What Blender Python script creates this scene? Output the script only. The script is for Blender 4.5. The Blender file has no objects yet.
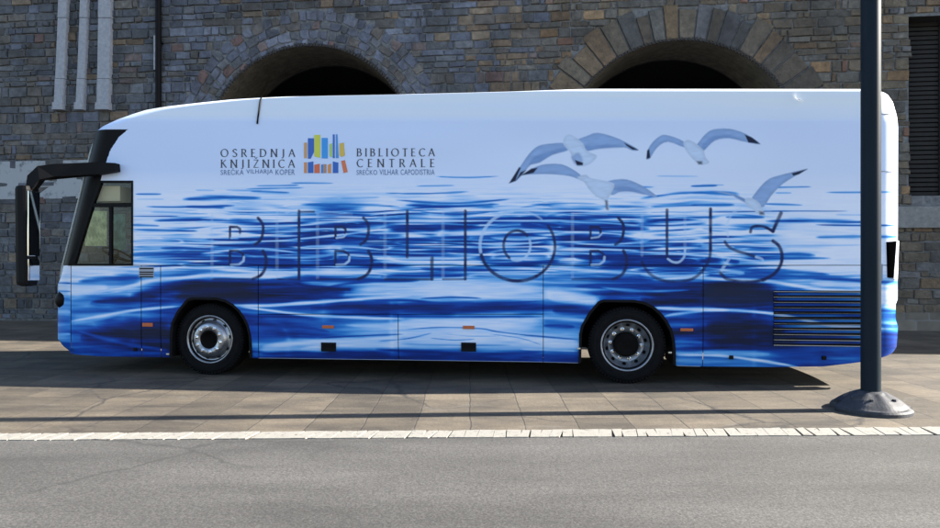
import bpy, bmesh, math, random
import numpy as np
from mathutils import Vector, Matrix

random.seed(7)
rng = np.random.default_rng(11)
scene = bpy.context.scene
COL = scene.collection

# ------------------------------------------------------------------ survey
# measured off the photograph: camera height, focal length, the line the bus and the building follow
FPX, CX, HOR, CAMZ = 665.0, 470.0, 262.0, 1.6
YAW = math.radians(6.6)
P0 = np.array([2.05, 8.69, 0.0])
U = np.array([math.cos(YAW), -math.sin(YAW), 0.0])
V = np.array([math.sin(YAW), math.cos(YAW), 0.0])
C0 = np.array([0.0, 0.0, CAMZ]) - P0
CL = np.array([C0 @ U, C0 @ V, CAMZ])          # camera in the street frame

def loc(px, py, y=0.0):
    """photo measurement -> street frame (X along street, Y = depth y, Z up)"""
    px = np.asarray(px, float); py = np.asarray(py, float)
    dx = (px - CX) / FPX; dz = -(py - HOR) / FPX
    rx = dx * U[0] + U[1]; ry = dx * V[0] + V[1]
    t = (y - CL[1]) / ry
    return CL[0] + rx * t, y + 0 * t, CL[2] + dz * t

def unloc(x, y, z):
    wx = (x - CL[0]) * U[0] + (y - CL[1]) * V[0]
    wy = (x - CL[0]) * U[1] + (y - CL[1]) * V[1]
    return CX + FPX * wx / wy, HOR - FPX * (z - CAMZ) / wy

def L(px, py, y=0.0):
    a = loc(px, py, y)
    return Vector((float(a[0]), float(a[1]), float(a[2])))

def gnd(px, py):
    D = FPX * CAMZ / (py - HOR)
    return Vector(((px - CX) / FPX * D, D, 0))

# ------------------------------------------------------------------ helpers
def new_mat(name, base=(0.5, 0.5, 0.5), rough=0.5, metal=0.0, coat=0.0, spec=0.5):
    m = bpy.data.materials.new(name); m.use_nodes = True
    b = m.node_tree.nodes['Principled BSDF']
    b.inputs['Base Color'].default_value = (*base, 1)
    b.inputs['Roughness'].default_value = rough
    b.inputs['Metallic'].default_value = metal
    b.inputs['Coat Weight'].default_value = coat
    b.inputs['Specular IOR Level'].default_value = spec
    return m

def N(m, t, **kw):
    n = m.node_tree.nodes.new(t)
    for k, v in kw.items():
        if hasattr(n, k): setattr(n, k, v)
        else: n.inputs[k].default_value = v
    return n
def LK(m, a, b): m.node_tree.links.new(a, b)
def BS(m): return m.node_tree.nodes['Principled BSDF']

def speckle(m, c1, c2, scale=8, detail=6, bump=0.0, dist=0.01, stretch=(1, 1, 1), lo=0.3, hi=0.7):
    tc = N(m, 'ShaderNodeTexCoord'); mp = N(m, 'ShaderNodeMapping'); mp.inputs['Scale'].default_value = stretch
    LK(m, tc.outputs['Object'], mp.inputs['Vector'])
    no = N(m, 'ShaderNodeTexNoise'); no.inputs['Scale'].default_value = scale; no.inputs['Detail'].default_value = detail
    no.inputs['Roughness'].default_value = 0.65
    LK(m, mp.outputs[0], no.inputs['Vector'])
    cr = N(m, 'ShaderNodeValToRGB')
    cr.color_ramp.elements[0].position = lo; cr.color_ramp.elements[0].color = (*c1, 1)
    cr.color_ramp.elements[1].position = hi; cr.color_ramp.elements[1].color = (*c2, 1)
    LK(m, no.outputs['Fac'], cr.inputs[0]); LK(m, cr.outputs[0], BS(m).inputs['Base Color'])
    if bump:
        bp = N(m, 'ShaderNodeBump'); bp.inputs['Strength'].default_value = bump; bp.inputs['Distance'].default_value = dist
        LK(m, no.outputs['Fac'], bp.inputs['Height']); LK(m, bp.outputs[0], BS(m).inputs['Normal'])
    return m

def finish(name, me, mat, parent=None, smooth=False):
    o = bpy.data.objects.new(name, me); COL.objects.link(o)
    if mat is not None:
        for mm in (mat if isinstance(mat, (list, tuple)) else [mat]): me.materials.append(mm)
    if smooth: me.shade_smooth()
    if parent is not None: o.parent = parent
    return o

def mk(name, bm, mat, parent=None, smooth=False):
    bmesh.ops.recalc_face_normals(bm, faces=bm.faces)
    me = bpy.data.meshes.new(name); bm.to_mesh(me); bm.free()
    return finish(name, me, mat, parent, smooth)

def empty(name, label, cat, loc_=(0, 0, 0), rz=0.0, group=None):
    o = bpy.data.objects.new(name, None); COL.objects.link(o)
    o.location = loc_; o.rotation_euler = (0, 0, rz); o.empty_display_size = 0.3
    o['label'] = label; o['category'] = cat
    if group: o['group'] = group
    return o

def box(bm, x0, x1, y0, y1, z0, z1, bev=0.0, M=None):
    r = bmesh.ops.create_cube(bm, size=1.0)
    vs = r['verts']
    for v in vs:
        v.co = Vector(((x0 + x1) / 2 + v.co.x * (x1 - x0), (y0 + y1) / 2 + v.co.y * (y1 - y0), (z0 + z1) / 2 + v.co.z * (z1 - z0)))
    if bev:
        es = list({e for v in vs for e in v.link_edges})
        rr = bmesh.ops.bevel(bm, geom=es, offset=bev, segments=2, affect='EDGES', profile=0.6)
        vs = list({v for f in rr['faces'] for v in f.verts} | {v for v in vs if v.is_valid})
    if M is not None:
        for v in vs: v.co = M @ v.co
    return vs

def prism(bm, pts, d):
    """polygon pts (Vectors) extruded by vector d"""
    a = [bm.verts.new(p) for p in pts]; b = [bm.verts.new(p + d) for p in pts]
    bm.faces.new(a); bm.faces.new(b[::-1])
    n = len(pts)
    for i in range(n):
        bm.faces.new((a[i], b[i], b[(i + 1) % n], a[(i + 1) % n]))

def tube(bm, pts, rad, seg=10, caps=True):
    pts = [Vector(p) for p in pts]
    rads = rad if isinstance(rad, (list, tuple)) else [rad] * len(pts)
    rings = []
    up = Vector((0, 0, 1))
    for i, p in enumerate(pts):
        t = (pts[min(i + 1, len(pts) - 1)] - pts[max(i - 1, 0)]).normalized()
        a = t.cross(up)
        if a.length < 1e-3: a = t.cross(Vector((1, 0, 0)))
        a.normalize(); b = t.cross(a).normalized()
        rings.append([bm.verts.new(p + (a * math.cos(2 * math.pi * k / seg) + b * math.sin(2 * math.pi * k / seg)) * rads[i]) for k in range(seg)])
    for r0, r1 in zip(rings, rings[1:]):
        for k in range(seg):
            bm.faces.new((r0[k], r0[(k + 1) % seg], r1[(k + 1) % seg], r1[k]))
    if caps:
        bm.faces.new(rings[0][::-1]); bm.faces.new(rings[-1])

def lathe(bm, prof, seg=48, axis='Z', c=(0, 0, 0)):
    """prof: list of (r, h); axis Z or Y (h along axis)"""
    c = Vector(c); rings = []
    for r, h in prof:
        if r < 1e-5:
            p = Vector((0, 0, h)) if axis == 'Z' else Vector((0, h, 0))
            rings.append([bm.verts.new(c + p)]); continue
        ring = []
        for k in range(seg):
            a = 2 * math.pi * k / seg
            p = Vector((r * math.cos(a), r * math.sin(a), h)) if axis == 'Z' else Vector((r * math.cos(a), h, r * math.sin(a)))
            ring.append(bm.verts.new(c + p))
        rings.append(ring)
    for r0, r1 in zip(rings, rings[1:]):
        for k in range(seg):
            q = [r0[k % len(r0)], r0[(k + 1) % len(r0)], r1[(k + 1) % len(r1)], r1[k % len(r1)]]
            q = list(dict.fromkeys(q))
            if len(q) >= 3: bm.faces.new(q)

# ------------------------------------------------------------------ noise for the printed wrap
def vnoise(x, y, seed=0):
    xi = np.floor(x).astype(np.int64); yi = np.floor(y).astype(np.int64)
    xf = x - xi; yf = y - yi
    xf = xf * xf * (3 - 2 * xf); yf = yf * yf * (3 - 2 * yf)
    def h(a, b):
        n = (a * 374761393 + b * 668265263 + seed * 974634777) & 0xffffffff
        n = ((n ^ (n >> 13)) * 1274126177) & 0xffffffff
        return ((n ^ (n >> 16)) & 0xffff) / 65535.0
    return (h(xi, yi) * (1 - xf) + h(xi + 1, yi) * xf) * (1 - yf) + (h(xi, yi + 1) * (1 - xf) + h(xi + 1, yi + 1) * xf) * yf

BXS = np.array([60, 140, 200, 260, 320, 380, 440, 500, 560, 620, 680, 740, 800, 860, 900], float)
BYS = np.array([172, 180, 190, 200, 210, 220, 235, 250, 265, 275, 285, 295, 305, 315, 325, 335, 345, 355, 368], float)
BD = np.array([
 [0,0,0,0,0,0,0,0,0,0,0,0,0,0,0],
 [0,0,.02,.05,.05,.05,.08,.05,.03,.05,.05,.03,0,0,0],
 [0,.03,.05,.09,.08,.08,.12,.08,.04,.07,.08,.06,.02,.01,.01],
 [0,.05,.14,.16,.14,.14,.2,.16,.15,.16,.18,.09,.02,.02,.02],
 [0,.07,.18,.28,.32,.34,.32,.34,.4,.34,.27,.13,.03,.02,.02],
 [0,.09,.22,.4,.58,.62,.58,.58,.66,.62,.46,.22,.05,.05,.03],
 [0,.12,.25,.55,.72,.72,.62,.6,.68,.72,.58,.3,.06,.05,.05],
 [0,.22,.4,.7,.74,.66,.5,.45,.62,.72,.7,.4,.08,.05,.05],
 [0,.15,.5,.74,.7,.56,.4,.4,.55,.76,.8,.5,.08,.05,.05],
 [.15,.35,.42,.5,.5,.45,.42,.38,.5,.6,.62,.6,.4,.3,.15],
 [.1,.35,.85,.88,.72,.5,.15,.2,.45,.75,.82,.93,.5,.5,.4],
 [.3,.5,.95,.95,.75,.35,.12,.15,.3,.75,.85,.95,.6,.5,.1],
 [.45,.75,.65,.6,.65,.65,.7,.7,.5,.6,.85,.92,.7,.6,.15],
 [.5,.55,.85,.6,.55,.6,.5,.5,.5,.6,.6,.62,.65,.5,.7],
 [.5,.86,.9,.78,.6,.35,.18,.2,.5,.6,.75,.9,.5,.4,.6],
 [.55,.92,.93,.72,.6,.35,.18,.18,.3,.6,.8,.93,.8,.6,.65],
 [.55,.9,.92,.55,.3,.28,.2,.22,.2,.5,.7,.88,.78,.7,.72],
 [.6,.75,.72,.65,.65,.65,.7,.62,.66,.6,.45,.45,.6,.7,.72],
 [.7,.7,.7,.75,.75,.75,.75,.75,.75,.7,.6,.6,.66,.75,.75]])

def interp2(px, py):
    gx = np.interp(px, BXS, np.arange(len(BXS))); gy = np.interp(py, BYS, np.arange(len(BYS)))
    ix = np.minimum(gx.astype(int), len(BXS) - 2); iy = np.minimum(gy.astype(int), len(BYS) - 2)
    fx = gx - ix; fy = gy - iy
    fx = fx * fx * (3 - 2 * fx); fy = fy * fy * (3 - 2 * fy)
    return (BD[iy, ix] * (1 - fx) + BD[iy, ix + 1] * fx) * (1 - fy) + (BD[iy + 1, ix] * (1 - fx) + BD[iy + 1, ix + 1] * fx) * fy

# strokes of the printed water: (value, half-width, strength, points...)   value 0 = white crest, 1 = navy trough
ST = [
 # thin dark ripples, left of the lettering
 (.62,1,.9,135,194,162,194),(.3,1,.8,135,199,165,199),(.45,.8,.8,195,190,215,190.5),(.66,2.3,.9,182,199,222,197.5,262,198),
 (.66,1.4,.9,145,206.5,180,207,235,206),(.72,.8,.9,131,216,181,216.5),(.66,2,.9,153,221,190,220,228,219),(.62,1.3,.8,131,225,160,226),
 (.7,1.2,.85,131,229.5,200,231.5),(.68,1.6,.8,160,248,215,250),(.76,2.6,.9,125,255,165,254,208,254),(.5,1,.7,225,190,262,191),
 (.35,1.3,.7,150,212,200,213),(.4,1,.7,160,238,205,239),(.35,1,.6,135,244,190,243),(.5,1.6,.7,128,261,190,262),
 # front lower quarter
 (.66,3,.9,78,281,110,279,142,278),(.1,3,.8,66,272,100,271,128,270),(.05,5,.9,66,291,90,289,108,288),(.55,1.6,.7,66,283,110,284,140,282),
 (.03,2,.95,98,293,130,286.5,150,281.5,178,279,215,275.5,262,277,300,275),(.92,5,.85,130,296,165,289,205,284,262,287),
 (.9,3,.7,90,303,125,299,160,296),(.05,1.5,.95,71,321,100,316.5,130,311,160,308,182,306.5),(.3,3,.7,71,318,110,315,140,309),(.25,2,.6,71,324,95,320,120,314),
 (.93,8,.7,80,338,120,332,168,326),(.6,2,.7,75,345,120,352,168,353),(.5,2,.6,75,330,120,343,168,350),(.45,1.2,.5,71,300,120,306,160,303),
 # corner strip ahead of the seam
 (.15,2,.8,55,286,71,287),(.7,1,.8,55,283,71,283),(.7,1,.7,55,291,71,291.5),(.6,2,.8,55,299,71,300),(.2,2.4,.8,55,312,71,312),(.65,2.4,.8,55,322,71,322),(.25,1.4,.8,55,334,71,334),(.7,3,.6,57,345,71,346),
 # behind the front wheel, flaps
 (.82,6,.7,250,292,290,291,345,293),(.03,1.8,.95,230,305,262,305.3,300,303,345,300,412,296),(.04,1.4,.95,240,306.5,270,310,300,314,330,316,405,319),
 (.1,5,.8,350,290,400,289,470,290,545,289),(.15,3,.7,300,283,350,284,430,284),(.82,3,.8,310,308,360,306,410,308),(.75,2,.8,330,286,370,281,420,281),
 (.7,2.2,.8,258,325,300,327,330,331),(.75,3,.6,262,333,300,336),(.08,2.6,.85,262,346,300,343,340,340,400,337),(.1,2.6,.8,300,349,340,345,400,345),
 (.75,.9,.8,318,338,350,336,404,334),(.8,2.6,.8,262,353,320,353,400,355),(.15,2.4,.7,258,349,290,349,330,350.5),
 (.55,2,.6,262,318,300,321,345,326),(.1,2,.6,345,324,400,326,440,324),
 (.72,1,.85,420,298.5,450,297,482,298.5),(.68,1.2,.85,362,300,410,300.5,450,304,500,303,546,301),(.8,3.6,.9,358,308.5,410,308,450,310,500,308,590,307),
 (.7,1.3,.8,395,316.5,450,317,545,317),(.08,5,.8,400,322,450,323,500,321,545,322),(.08,5,.7,405,338,450,340,500,339,545,341),
 (.6,.7,.85,405,329.5,440,327.5,480,328.5,500,332,545,337,578,339.5),(.6,.7,.8,378,341,405,339,432,333),(.55,.7,.75,400,344,450,345,512,345),
 (.6,.6,.7,430,338,455,340,475,339),(.55,.6,.7,490,334,520,338,542,345),(.5,.6,.6,445,334,470,336,500,336),
 (.76,2.6,.9,375,349.5,420,352,470,355,520,353,546,351),(.8,2,.8,258,356.5,400,358,545,360),
 (.08,5,.85,543,292,570,296,600,301),(.06,3,.8,548,299,575,301,598,303),(.82,4,.8,552,310,575,311,598,312),(.1,2,.8,520,318,560,319,590,321),
 (.75,2,.7,543,326,575,327),(.1,5,.8,520,341,550,341,578,343),(.65,.8,.9,520,334.5,550,337,578,339.5),(.1,1,.8,520,349,578,351),(.72,2,.8,520,357,578,358),
 (.3,1.8,.7,600,287,640,291,690,290),(.85,4,.7,600,296,650,292,703,294),(.93,6,.7,640,301,703,300),(.7,3,.6,575,286,620,285,680,285),
 (.02,1.8,.95,652,307.5,680,308.5,703,308.5,730,309.5),(.15,1.4,.8,664,316,680,313,705,310),(.5,2,.6,676,340,703,342),(.3,1.6,.8,676,355,703,354.5),
 # right end
 (.02,1.7,.95,652,279.5,690,277.5,730,279,770,281.5,800,286.5,830,290,895,291),(.96,9,.8,700,293,740,291,778,296),(.62,3,.8,770,290,810,293,862,297),
 (.02,1.6,.95,690,309,735,310,770,313.5,800,319.5,830,325.5,862,328,898,329),(.7,5,.8,776,303,820,310,870,318),(.93,9,.8,706,327,745,326,785,333),
 (.9,6,.6,706,342,750,340,800,343),(.9,3,.6,780,337,862,341),(.04,1.5,.9,676,354.5,720,355.5,750,359,775,363,800,367),(.3,3,.6,700,352,735,352,770,354),
 (.72,5,.8,770,352,820,354,896,350),(.6,2,.7,780,360,830,362,870,359),
 (.04,4,.85,785,268,820,269,898,268),(.68,2.2,.85,735,276,790,276.5,862,281.5,898,282),(.04,2,.8,810,284,862,285,898,287),(.04,7,.9,872,297,898,297),(.7,2,.7,745,271,790,272,830,275),
 (.7,1.3,.8,868,310,898,311),(.3,1.3,.7,876,322,898,323),(.72,4,.7,876,340,898,341),
 # sparse ripples right of the lettering
 (.66,.9,.85,768,187.5,812,187),(.5,.7,.8,775,193,792,193),(.66,1,.85,825,192.5,898,192),(.55,1.2,.8,762,204,803,205.5),(.78,.7,.95,705,212,770,211.3,848,211.5),
 (.72,2,.9,765,221.5,800,221,870,222.5),(.78,1,.9,815,225,898,226),(.6,1.7,.85,815,237,865,236.5),(.66,1.4,.85,870,237,898,237),(.35,1.2,.7,780,246,866,245),
 (.72,2.2,.85,745,253.5,780,254,816,255.5),(.76,1.6,.85,740,259,790,258.5,832,258.5),(.55,1.3,.8,690,193,715,192,740,194),(.66,1.4,.85,690,186,718,185.5),
 (.6,1.5,.8,690,205,735,204.5),(.66,1.7,.8,725,217,765,217.5),(.7,1.5,.8,700,229,750,230),(.5,1,.7,740,241,775,241),(.4,1,.6,835,215,870,215.5),
 # ripples across the far water
 (.55,1,.8,245,189,280,188,305,187.5),(.6,1,.8,290,183,335,183.5),(.6,1.2,.8,255,186,300,185),(.66,1.4,.8,250,191.5,290,192.5),(.62,1,.8,385,193,425,193.5,470,191.5),
 (.5,.8,.8,415,186,455,185.5),(.55,1,.8,435,176.5,470,177.5,500,176),(.68,1.4,.85,395,200,450,203,510,199),(.72,1.8,.85,405,205,450,206,500,204),(.66,1.2,.8,420,211.5,455,214,490,212),
 (.6,1,.8,610,186.5,655,187),(.66,1.6,.85,640,199,690,193,740,196),(.6,1.3,.8,650,207,700,205),(.5,.8,.7,655,176,700,176.5),(.5,.8,.7,700,185,725,185),
 (.55,1,.7,520,207,560,203,600,204),(.7,1.6,.8,520,216,570,217,620,216.5),(.45,1,.6,340,198,380,197),(.66,1.5,.8,300,205,350,204.5,400,207),
 (.7,1.6,.8,185,207,225,208),
 # bright crests in the deep water
 (.08,1,.85,200,218.5,240,217.5,300,217),(.06,1.1,.9,250,242,285,240.5,330,235.5,382,229.5),(.08,1,.85,362,221,420,221,500,220.5,572,220),
 (.05,1,.9,360,233,420,233,470,233,562,231.5),(.1,1.2,.85,200,254,235,250,262,249,300,253.5),(.03,2,.85,196,275,240,275,280,273.5,340,273,400,271),
 (.1,1.5,.8,370,258,430,259,480,257),(.1,2,.8,380,262,430,263,480,261),(.08,1,.8,560,232,610,234,640,238),(.12,1,.8,560,222,600,223,640,226),
 (.07,1,.85,625,236,670,239,702,237),(.1,1.4,.8,640,253,690,254.5,730,258,760,262),(.1,1.2,.8,555,250,600,249.5,640,252),(.12,1,.8,570,243,610,245,650,241),
 (.1,1,.8,470,243,505,245,545,242),(.08,1.3,.8,490,238,520,240,548,238),(.08,1.4,.7,497,254,530,254,560,252),(.15,1,.8,320,228,350,229,385,227),
 (.1,1.5,.8,545,268,590,271,640,273,660,275),(.1,2,.8,640,274,680,276,710,274),(.12,1.5,.7,720,270,745,273),(.12,1.3,.7,265,257,300,258,335,255),
 (.1,1,.8,300,247,340,246,385,250),(.15,1,.7,212,238,240,239),(.12,1,.7,655,222,690,222,720,219),(.12,1.3,.7,700,246,735,247),
 (.88,2.5,.7,212,246,262,247,300,245),(.88,3,.7,215,259,262,260,300,262),(.85,2.6,.7,300,240,345,241,380,237),(.86,2.6,.7,320,260,350,262,378,259),
 (.82,2.5,.7,385,226,440,227,480,225),(.82,2.5,.7,385,240,440,239,470,238),(.85,3,.7,560,240,600,239,640,244),(.9,3.5,.7,575,258,640,259,700,262),(.85,2.5,.7,560,227,610,229,650,230),
 (.9,3,.7,705,258,740,262),(.8,2,.7,410,252,450,251,500,250),(.8,2,.7,420,269,470,269,500,270),(.75,2,.7,380,276,430,277,470,276),(.85,2.5,.7,520,224,560,226),(.8,2.4,.7,480,262,520,263,560,261),
]

def seg_d(px, py, x0, y0, x1, y1):
    dx, dy = x1 - x0, y1 - y0
    t = np.clip(((px - x0) * dx + (py - y0) * dy) / (dx * dx + dy * dy + 1e-9), 0, 1)
    return np.hypot(px - x0 - t * dx, py - y0 - t * dy)

def smooth_poly(pts, n=5):
    out = []
    P = [pts[0]] + list(pts) + [pts[-1]]
    for i in range(1, len(P) - 2):
        p0, p1, p2, p3 = P[i - 1], P[i], P[i + 1], P[i + 2]
        for k in range(n):
            t = k / n
            out.append(tuple(0.5 * (2 * p1[j] + (p2[j] - p0[j]) * t + (2 * p0[j] - 5 * p1[j] + 4 * p2[j] - p3[j]) * t * t + (3 * p1[j] - p0[j] - 3 * p2[j] + p3[j]) * t ** 3) for j in (0, 1)))
    out.append(tuple(pts[-1]))
    return out

def arc(cx, cy, rx, ry, a0, a1, n=14):
    return [(cx + rx * math.cos(math.radians(a0 + (a1 - a0) * i / n)), cy + ry * math.sin(math.radians(a0 + (a1 - a0) * i / n))) for i in range(n + 1)]

# embossed word: (kind, half width, alpha, points); kind 'd' dark edge, 'l' lit edge
EM = []
def em(k, w, a, *p): EM.append((k, w, a, [tuple(q) for q in p]))
def letterB(x, dx=0, lo=.75):
    em('l', .9, .38, (x, 214), (x, 278))
    em('l', .8, .3, (x, 214), (x + 34, 214))
    em('d', 1.1, .85, (x + 18, 238), (x + 18, 227), (x + 25, 227), (x + 28, 229), (x + 28, 233))
    em('l', .9, .75, (x + 19, 238), (x + 26, 237), (x + 29, 234))
    em('d', 1.1, .85, (x + 18, 265), (x + 18, 251), (x + 26, 251), (x + 31, 254), (x + 31.5, 258))
    em('l', 1.1, .85, (x + 19, 265), (x + 27, 264.5), (x + 31.5, 261), (x + 32, 257))
    em('d', 1.3, .85, *smooth_poly([(x + 46, 218), (x + 50.5, 224), (x + 51, 232), (x + 48.5, 240), (x + 43, 244.5)]))
    em('d', 1.4, .85, *smooth_poly([(x + 51, 251), (x + 54, 258), (x + 53.5, 267), (x + 49, 275), (x + 41, 279)]))
    em('d', 1.0, .6, (x, 279.3), (x + 41, 279.3))
def letterI(x0, x1):
    em('l', .9, .4, (x0, 213), (x0, 278)); em('d', 1.3, .85, (x1, 211), (x1, 279)); em('d', .9, .6, (x0, 279.3), (x1, 279.3)); em('l', .7, .3, (x0, 211.5), (x1 - 1, 211.5))
letterB(212); letterI(277, 299); em('d', .9, .7, (299, 211.8), (314, 211.8))
letterB(317.5)
em('l', .9, .4, (385, 213), (385, 278)); em('d', 1.3, .85, (407.3, 211), (407.3, 257)); em('d', 1.5, .8, (432, 258), (432, 279)); em('d', 1.0, .7, (385, 279.3), (432, 279.3)); em('l', .8, .4, (408, 258), (431, 258))
letterI(443, 465.3)
em('l', 1.5, .75, *arc(517.5, 246, 37.5, 35, 170, 262)); em('l', 1.0, .45, *arc(517.5, 246, 37.5, 35, 262, 310)); em('d', 1.3, .8, *arc(517.5, 246, 37.5, 35, -35, 60)); em('d', 1.5, .85, *arc(517.5, 246, 37.5, 35, 60, 165))
em('d', 1.2, .8, *arc(517, 245.5, 13.5, 15, 125, 320)); em('l', 1.2, .75, *arc(517, 245.5, 13.5, 15, -20, 110))
letterB(572.5)
em('l', .9, .4, (642, 213), (642, 255)); em('d', 1.3, .85, (667, 210), (667, 257)); em('d', 1.3, .7, *smooth_poly([(642, 262), (649, 273), (661, 280), (676, 281.5), (692, 279), (703, 270), (709.5, 258), (710.5, 245)]))
em('d', 1.4, .9, (710.5, 209), (710.5, 250)); em('l', 1.1, .8, *smooth_poly([(668, 259), (673, 262), (679, 262), (684, 257), (685, 250)])); em('l', .9, .45, (685, 213), (685, 250))
em('l', 1.2, .5, *smooth_poly([(741, 208), (732, 214), (727, 225), (728, 236)])); em('d', 1.3, .85, *smooth_poly([(750.5, 232), (752, 227.5), (757, 226), (765, 227), (773, 231.5)])); em('d', 1.6, .85, (773, 231), (781, 213))
em('l', 1, .35, (745, 209), (770, 211)); em('d', 1.3, .75, *smooth_poly([(725, 242), (729, 247), (737, 251), (747, 254), (755, 256.5)]))
em('d', 1.5, .9, *smooth_poly([(773, 241), (779, 246), (782, 255), (780.5, 265), (774, 274), (763, 280)])); em('l', 1.2, .75, *smooth_poly([(756, 257), (762, 259), (763, 262)])); em('l', 1.4, .7, (729, 259), (723, 268), (720.5, 273))
em('d', 1.4, .8, *smooth_poly([(720.5, 273), (727, 279), (740, 281.5), (755, 281.5), (765, 279)]))

def zz(pts): return [(480 + a / 2.765, 110 + b / 2.765) for a, b in pts]
G_WING = (.25, .38, .64); G_BODY = (.50, .61, .80); G_TIP = (.010, .015, .045); G_SH = (.15, .27, .54)
GULLS = [
 (G_WING, 1, zz([(80,203),(110,158),(135,122),(160,100),(195,93),(235,92),(245,110),(200,124),(165,145),(140,152),(118,178),(100,196)])),
 (G_WING, 1, zz([(268,82),(295,72),(325,63),(372,75),(405,90),(438,110),(420,112),(395,103),(330,107),(300,113),(280,112)])),
 (G_SH, .7, zz([(165,145),(200,124),(240,112),(236,104),(195,114),(150,130),(138,150)])),
 (G_SH, .6, zz([(300,113),(330,107),(395,103),(370,96),(320,98),(285,102)])),
 (G_BODY, 1, zz([(236,72),(247,68),(262,74),(285,92),(295,112),(320,124),(322,132),(303,150),(275,156),(256,140),(250,118),(232,98),(230,84)])),
 (G_SH, .6, zz([(252,130),(262,150),(276,154),(284,138),(272,118)])),
 (G_TIP, 1, zz([(80,203),(108,158),(113,160),(103,182),(98,196)])), (G_TIP, 1, zz([(98,197),(112,172),(128,166),(112,182)])), (G_TIP, 1, zz([(398,90),(439,111),(422,110),(404,98)])),
 (G_TIP, 1, zz([(262,138),(285,146),(284,153),(268,153)])),
 (G_WING, 1, zz([(115,180),(148,160),(180,150),(225,150),(258,165),(280,182),(275,192),(248,183),(200,178),(152,178)])), (G_TIP, 1, zz([(112,182),(142,162),(160,160),(148,174)])),
 (G_WING, 1, zz([(345,200),(370,193),(405,192),(440,205),(468,222),(492,242),(455,234),(420,226),(388,226),(362,235)])),
 (G_SH, .6, zz([(388,226),(420,226),(455,234),(430,218),(395,212),(365,218)])),
 (G_BODY, 1, zz([(268,186),(282,180),(296,180),(306,188),(345,196),(372,205),(362,232),(352,250),(358,272),(350,274),(346,252),(322,240),(302,220),(288,200),(276,194)])),
 (G_TIP, .9, zz([(346,250),(352,250),(354,276),(349,274)])),
 (G_WING, 1, zz([(460,136),(463,112),(478,88),(498,72),(514,69),(545,78),(566,90),(566,104),(520,88),(490,104),(470,134)])), (G_TIP, 1, zz([(460,136),(462,112),(468,108),(471,132)])),
 (G_WING, 1, zz([(600,95),(622,68),(645,54),(690,52),(735,66),(775,94),(740,90),(690,78),(650,84),(622,110),(612,118)])), (G_TIP, 1, zz([(732,68),(752,76),(775,94),(742,90)])),
 (G_SH, .6, zz([(622,108),(650,84),(690,78),(725,86),(690,70),(645,72),(612,100)])),
 (G_BODY, 1, zz([(562,90),(572,83),(584,85),(600,95),(618,112),(624,132),(634,146),(606,150),(580,126),(566,106)])), (G_TIP, .9, zz([(600,142),(614,142),(614,150),(604,150)])),
 (G_WING, 1, zz([(645,225),(672,226),(705,234),(738,250),(735,256),(700,238),(665,229)])), (G_SH, .9, zz([(705,234),(738,250),(735,256),(708,242)])),
 (G_WING, 1, zz([(752,242),(775,212),(800,190),(838,178),(880,168),(906,163),(880,178),(838,204),(806,236),(784,268),(762,262)])), (G_TIP, 1, zz([(862,175),(906,163),(882,178),(866,182)])),
 (G_BODY, 1, zz([(732,250),(738,244),(752,244),(772,256),(780,272),(787,288),(774,290),(752,274),(738,264)])), (G_TIP, .9, zz([(772,280),(784,282),(786,289),(774,289)])),
]

def poly_alpha(px, py, P, soft=.45):
    inside = np.zeros(px.shape, bool); d = np.full(px.shape, 1e9)
    n = len(P)
    for i in range(n):
        x0, y0 = P[i]; x1, y1 = P[(i + 1) % n]
        c = ((y0 > py) != (y1 > py))
        with np.errstate(divide='ignore', invalid='ignore'):
            xi = (x1 - x0) * (py - y0) / (y1 - y0 + 1e-12) + x0
        inside ^= c & (px < xi)
        d = np.minimum(d, seg_d(px, py, x0, y0, x1, y1))
    s = np.where(inside, d, -d)
    return np.clip(.5 + s / (2 * soft), 0, 1)

RV = np.array([0, .14, .30, .48, .66, .80, .92, 1.0])
RC = np.array([[.73,.785,.93],[.40,.60,.90],[.13,.40,.80],[.020,.19,.59],[.003,.062,.38],[.002,.024,.20],[.003,.011,.055],[.005,.008,.018]])

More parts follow.
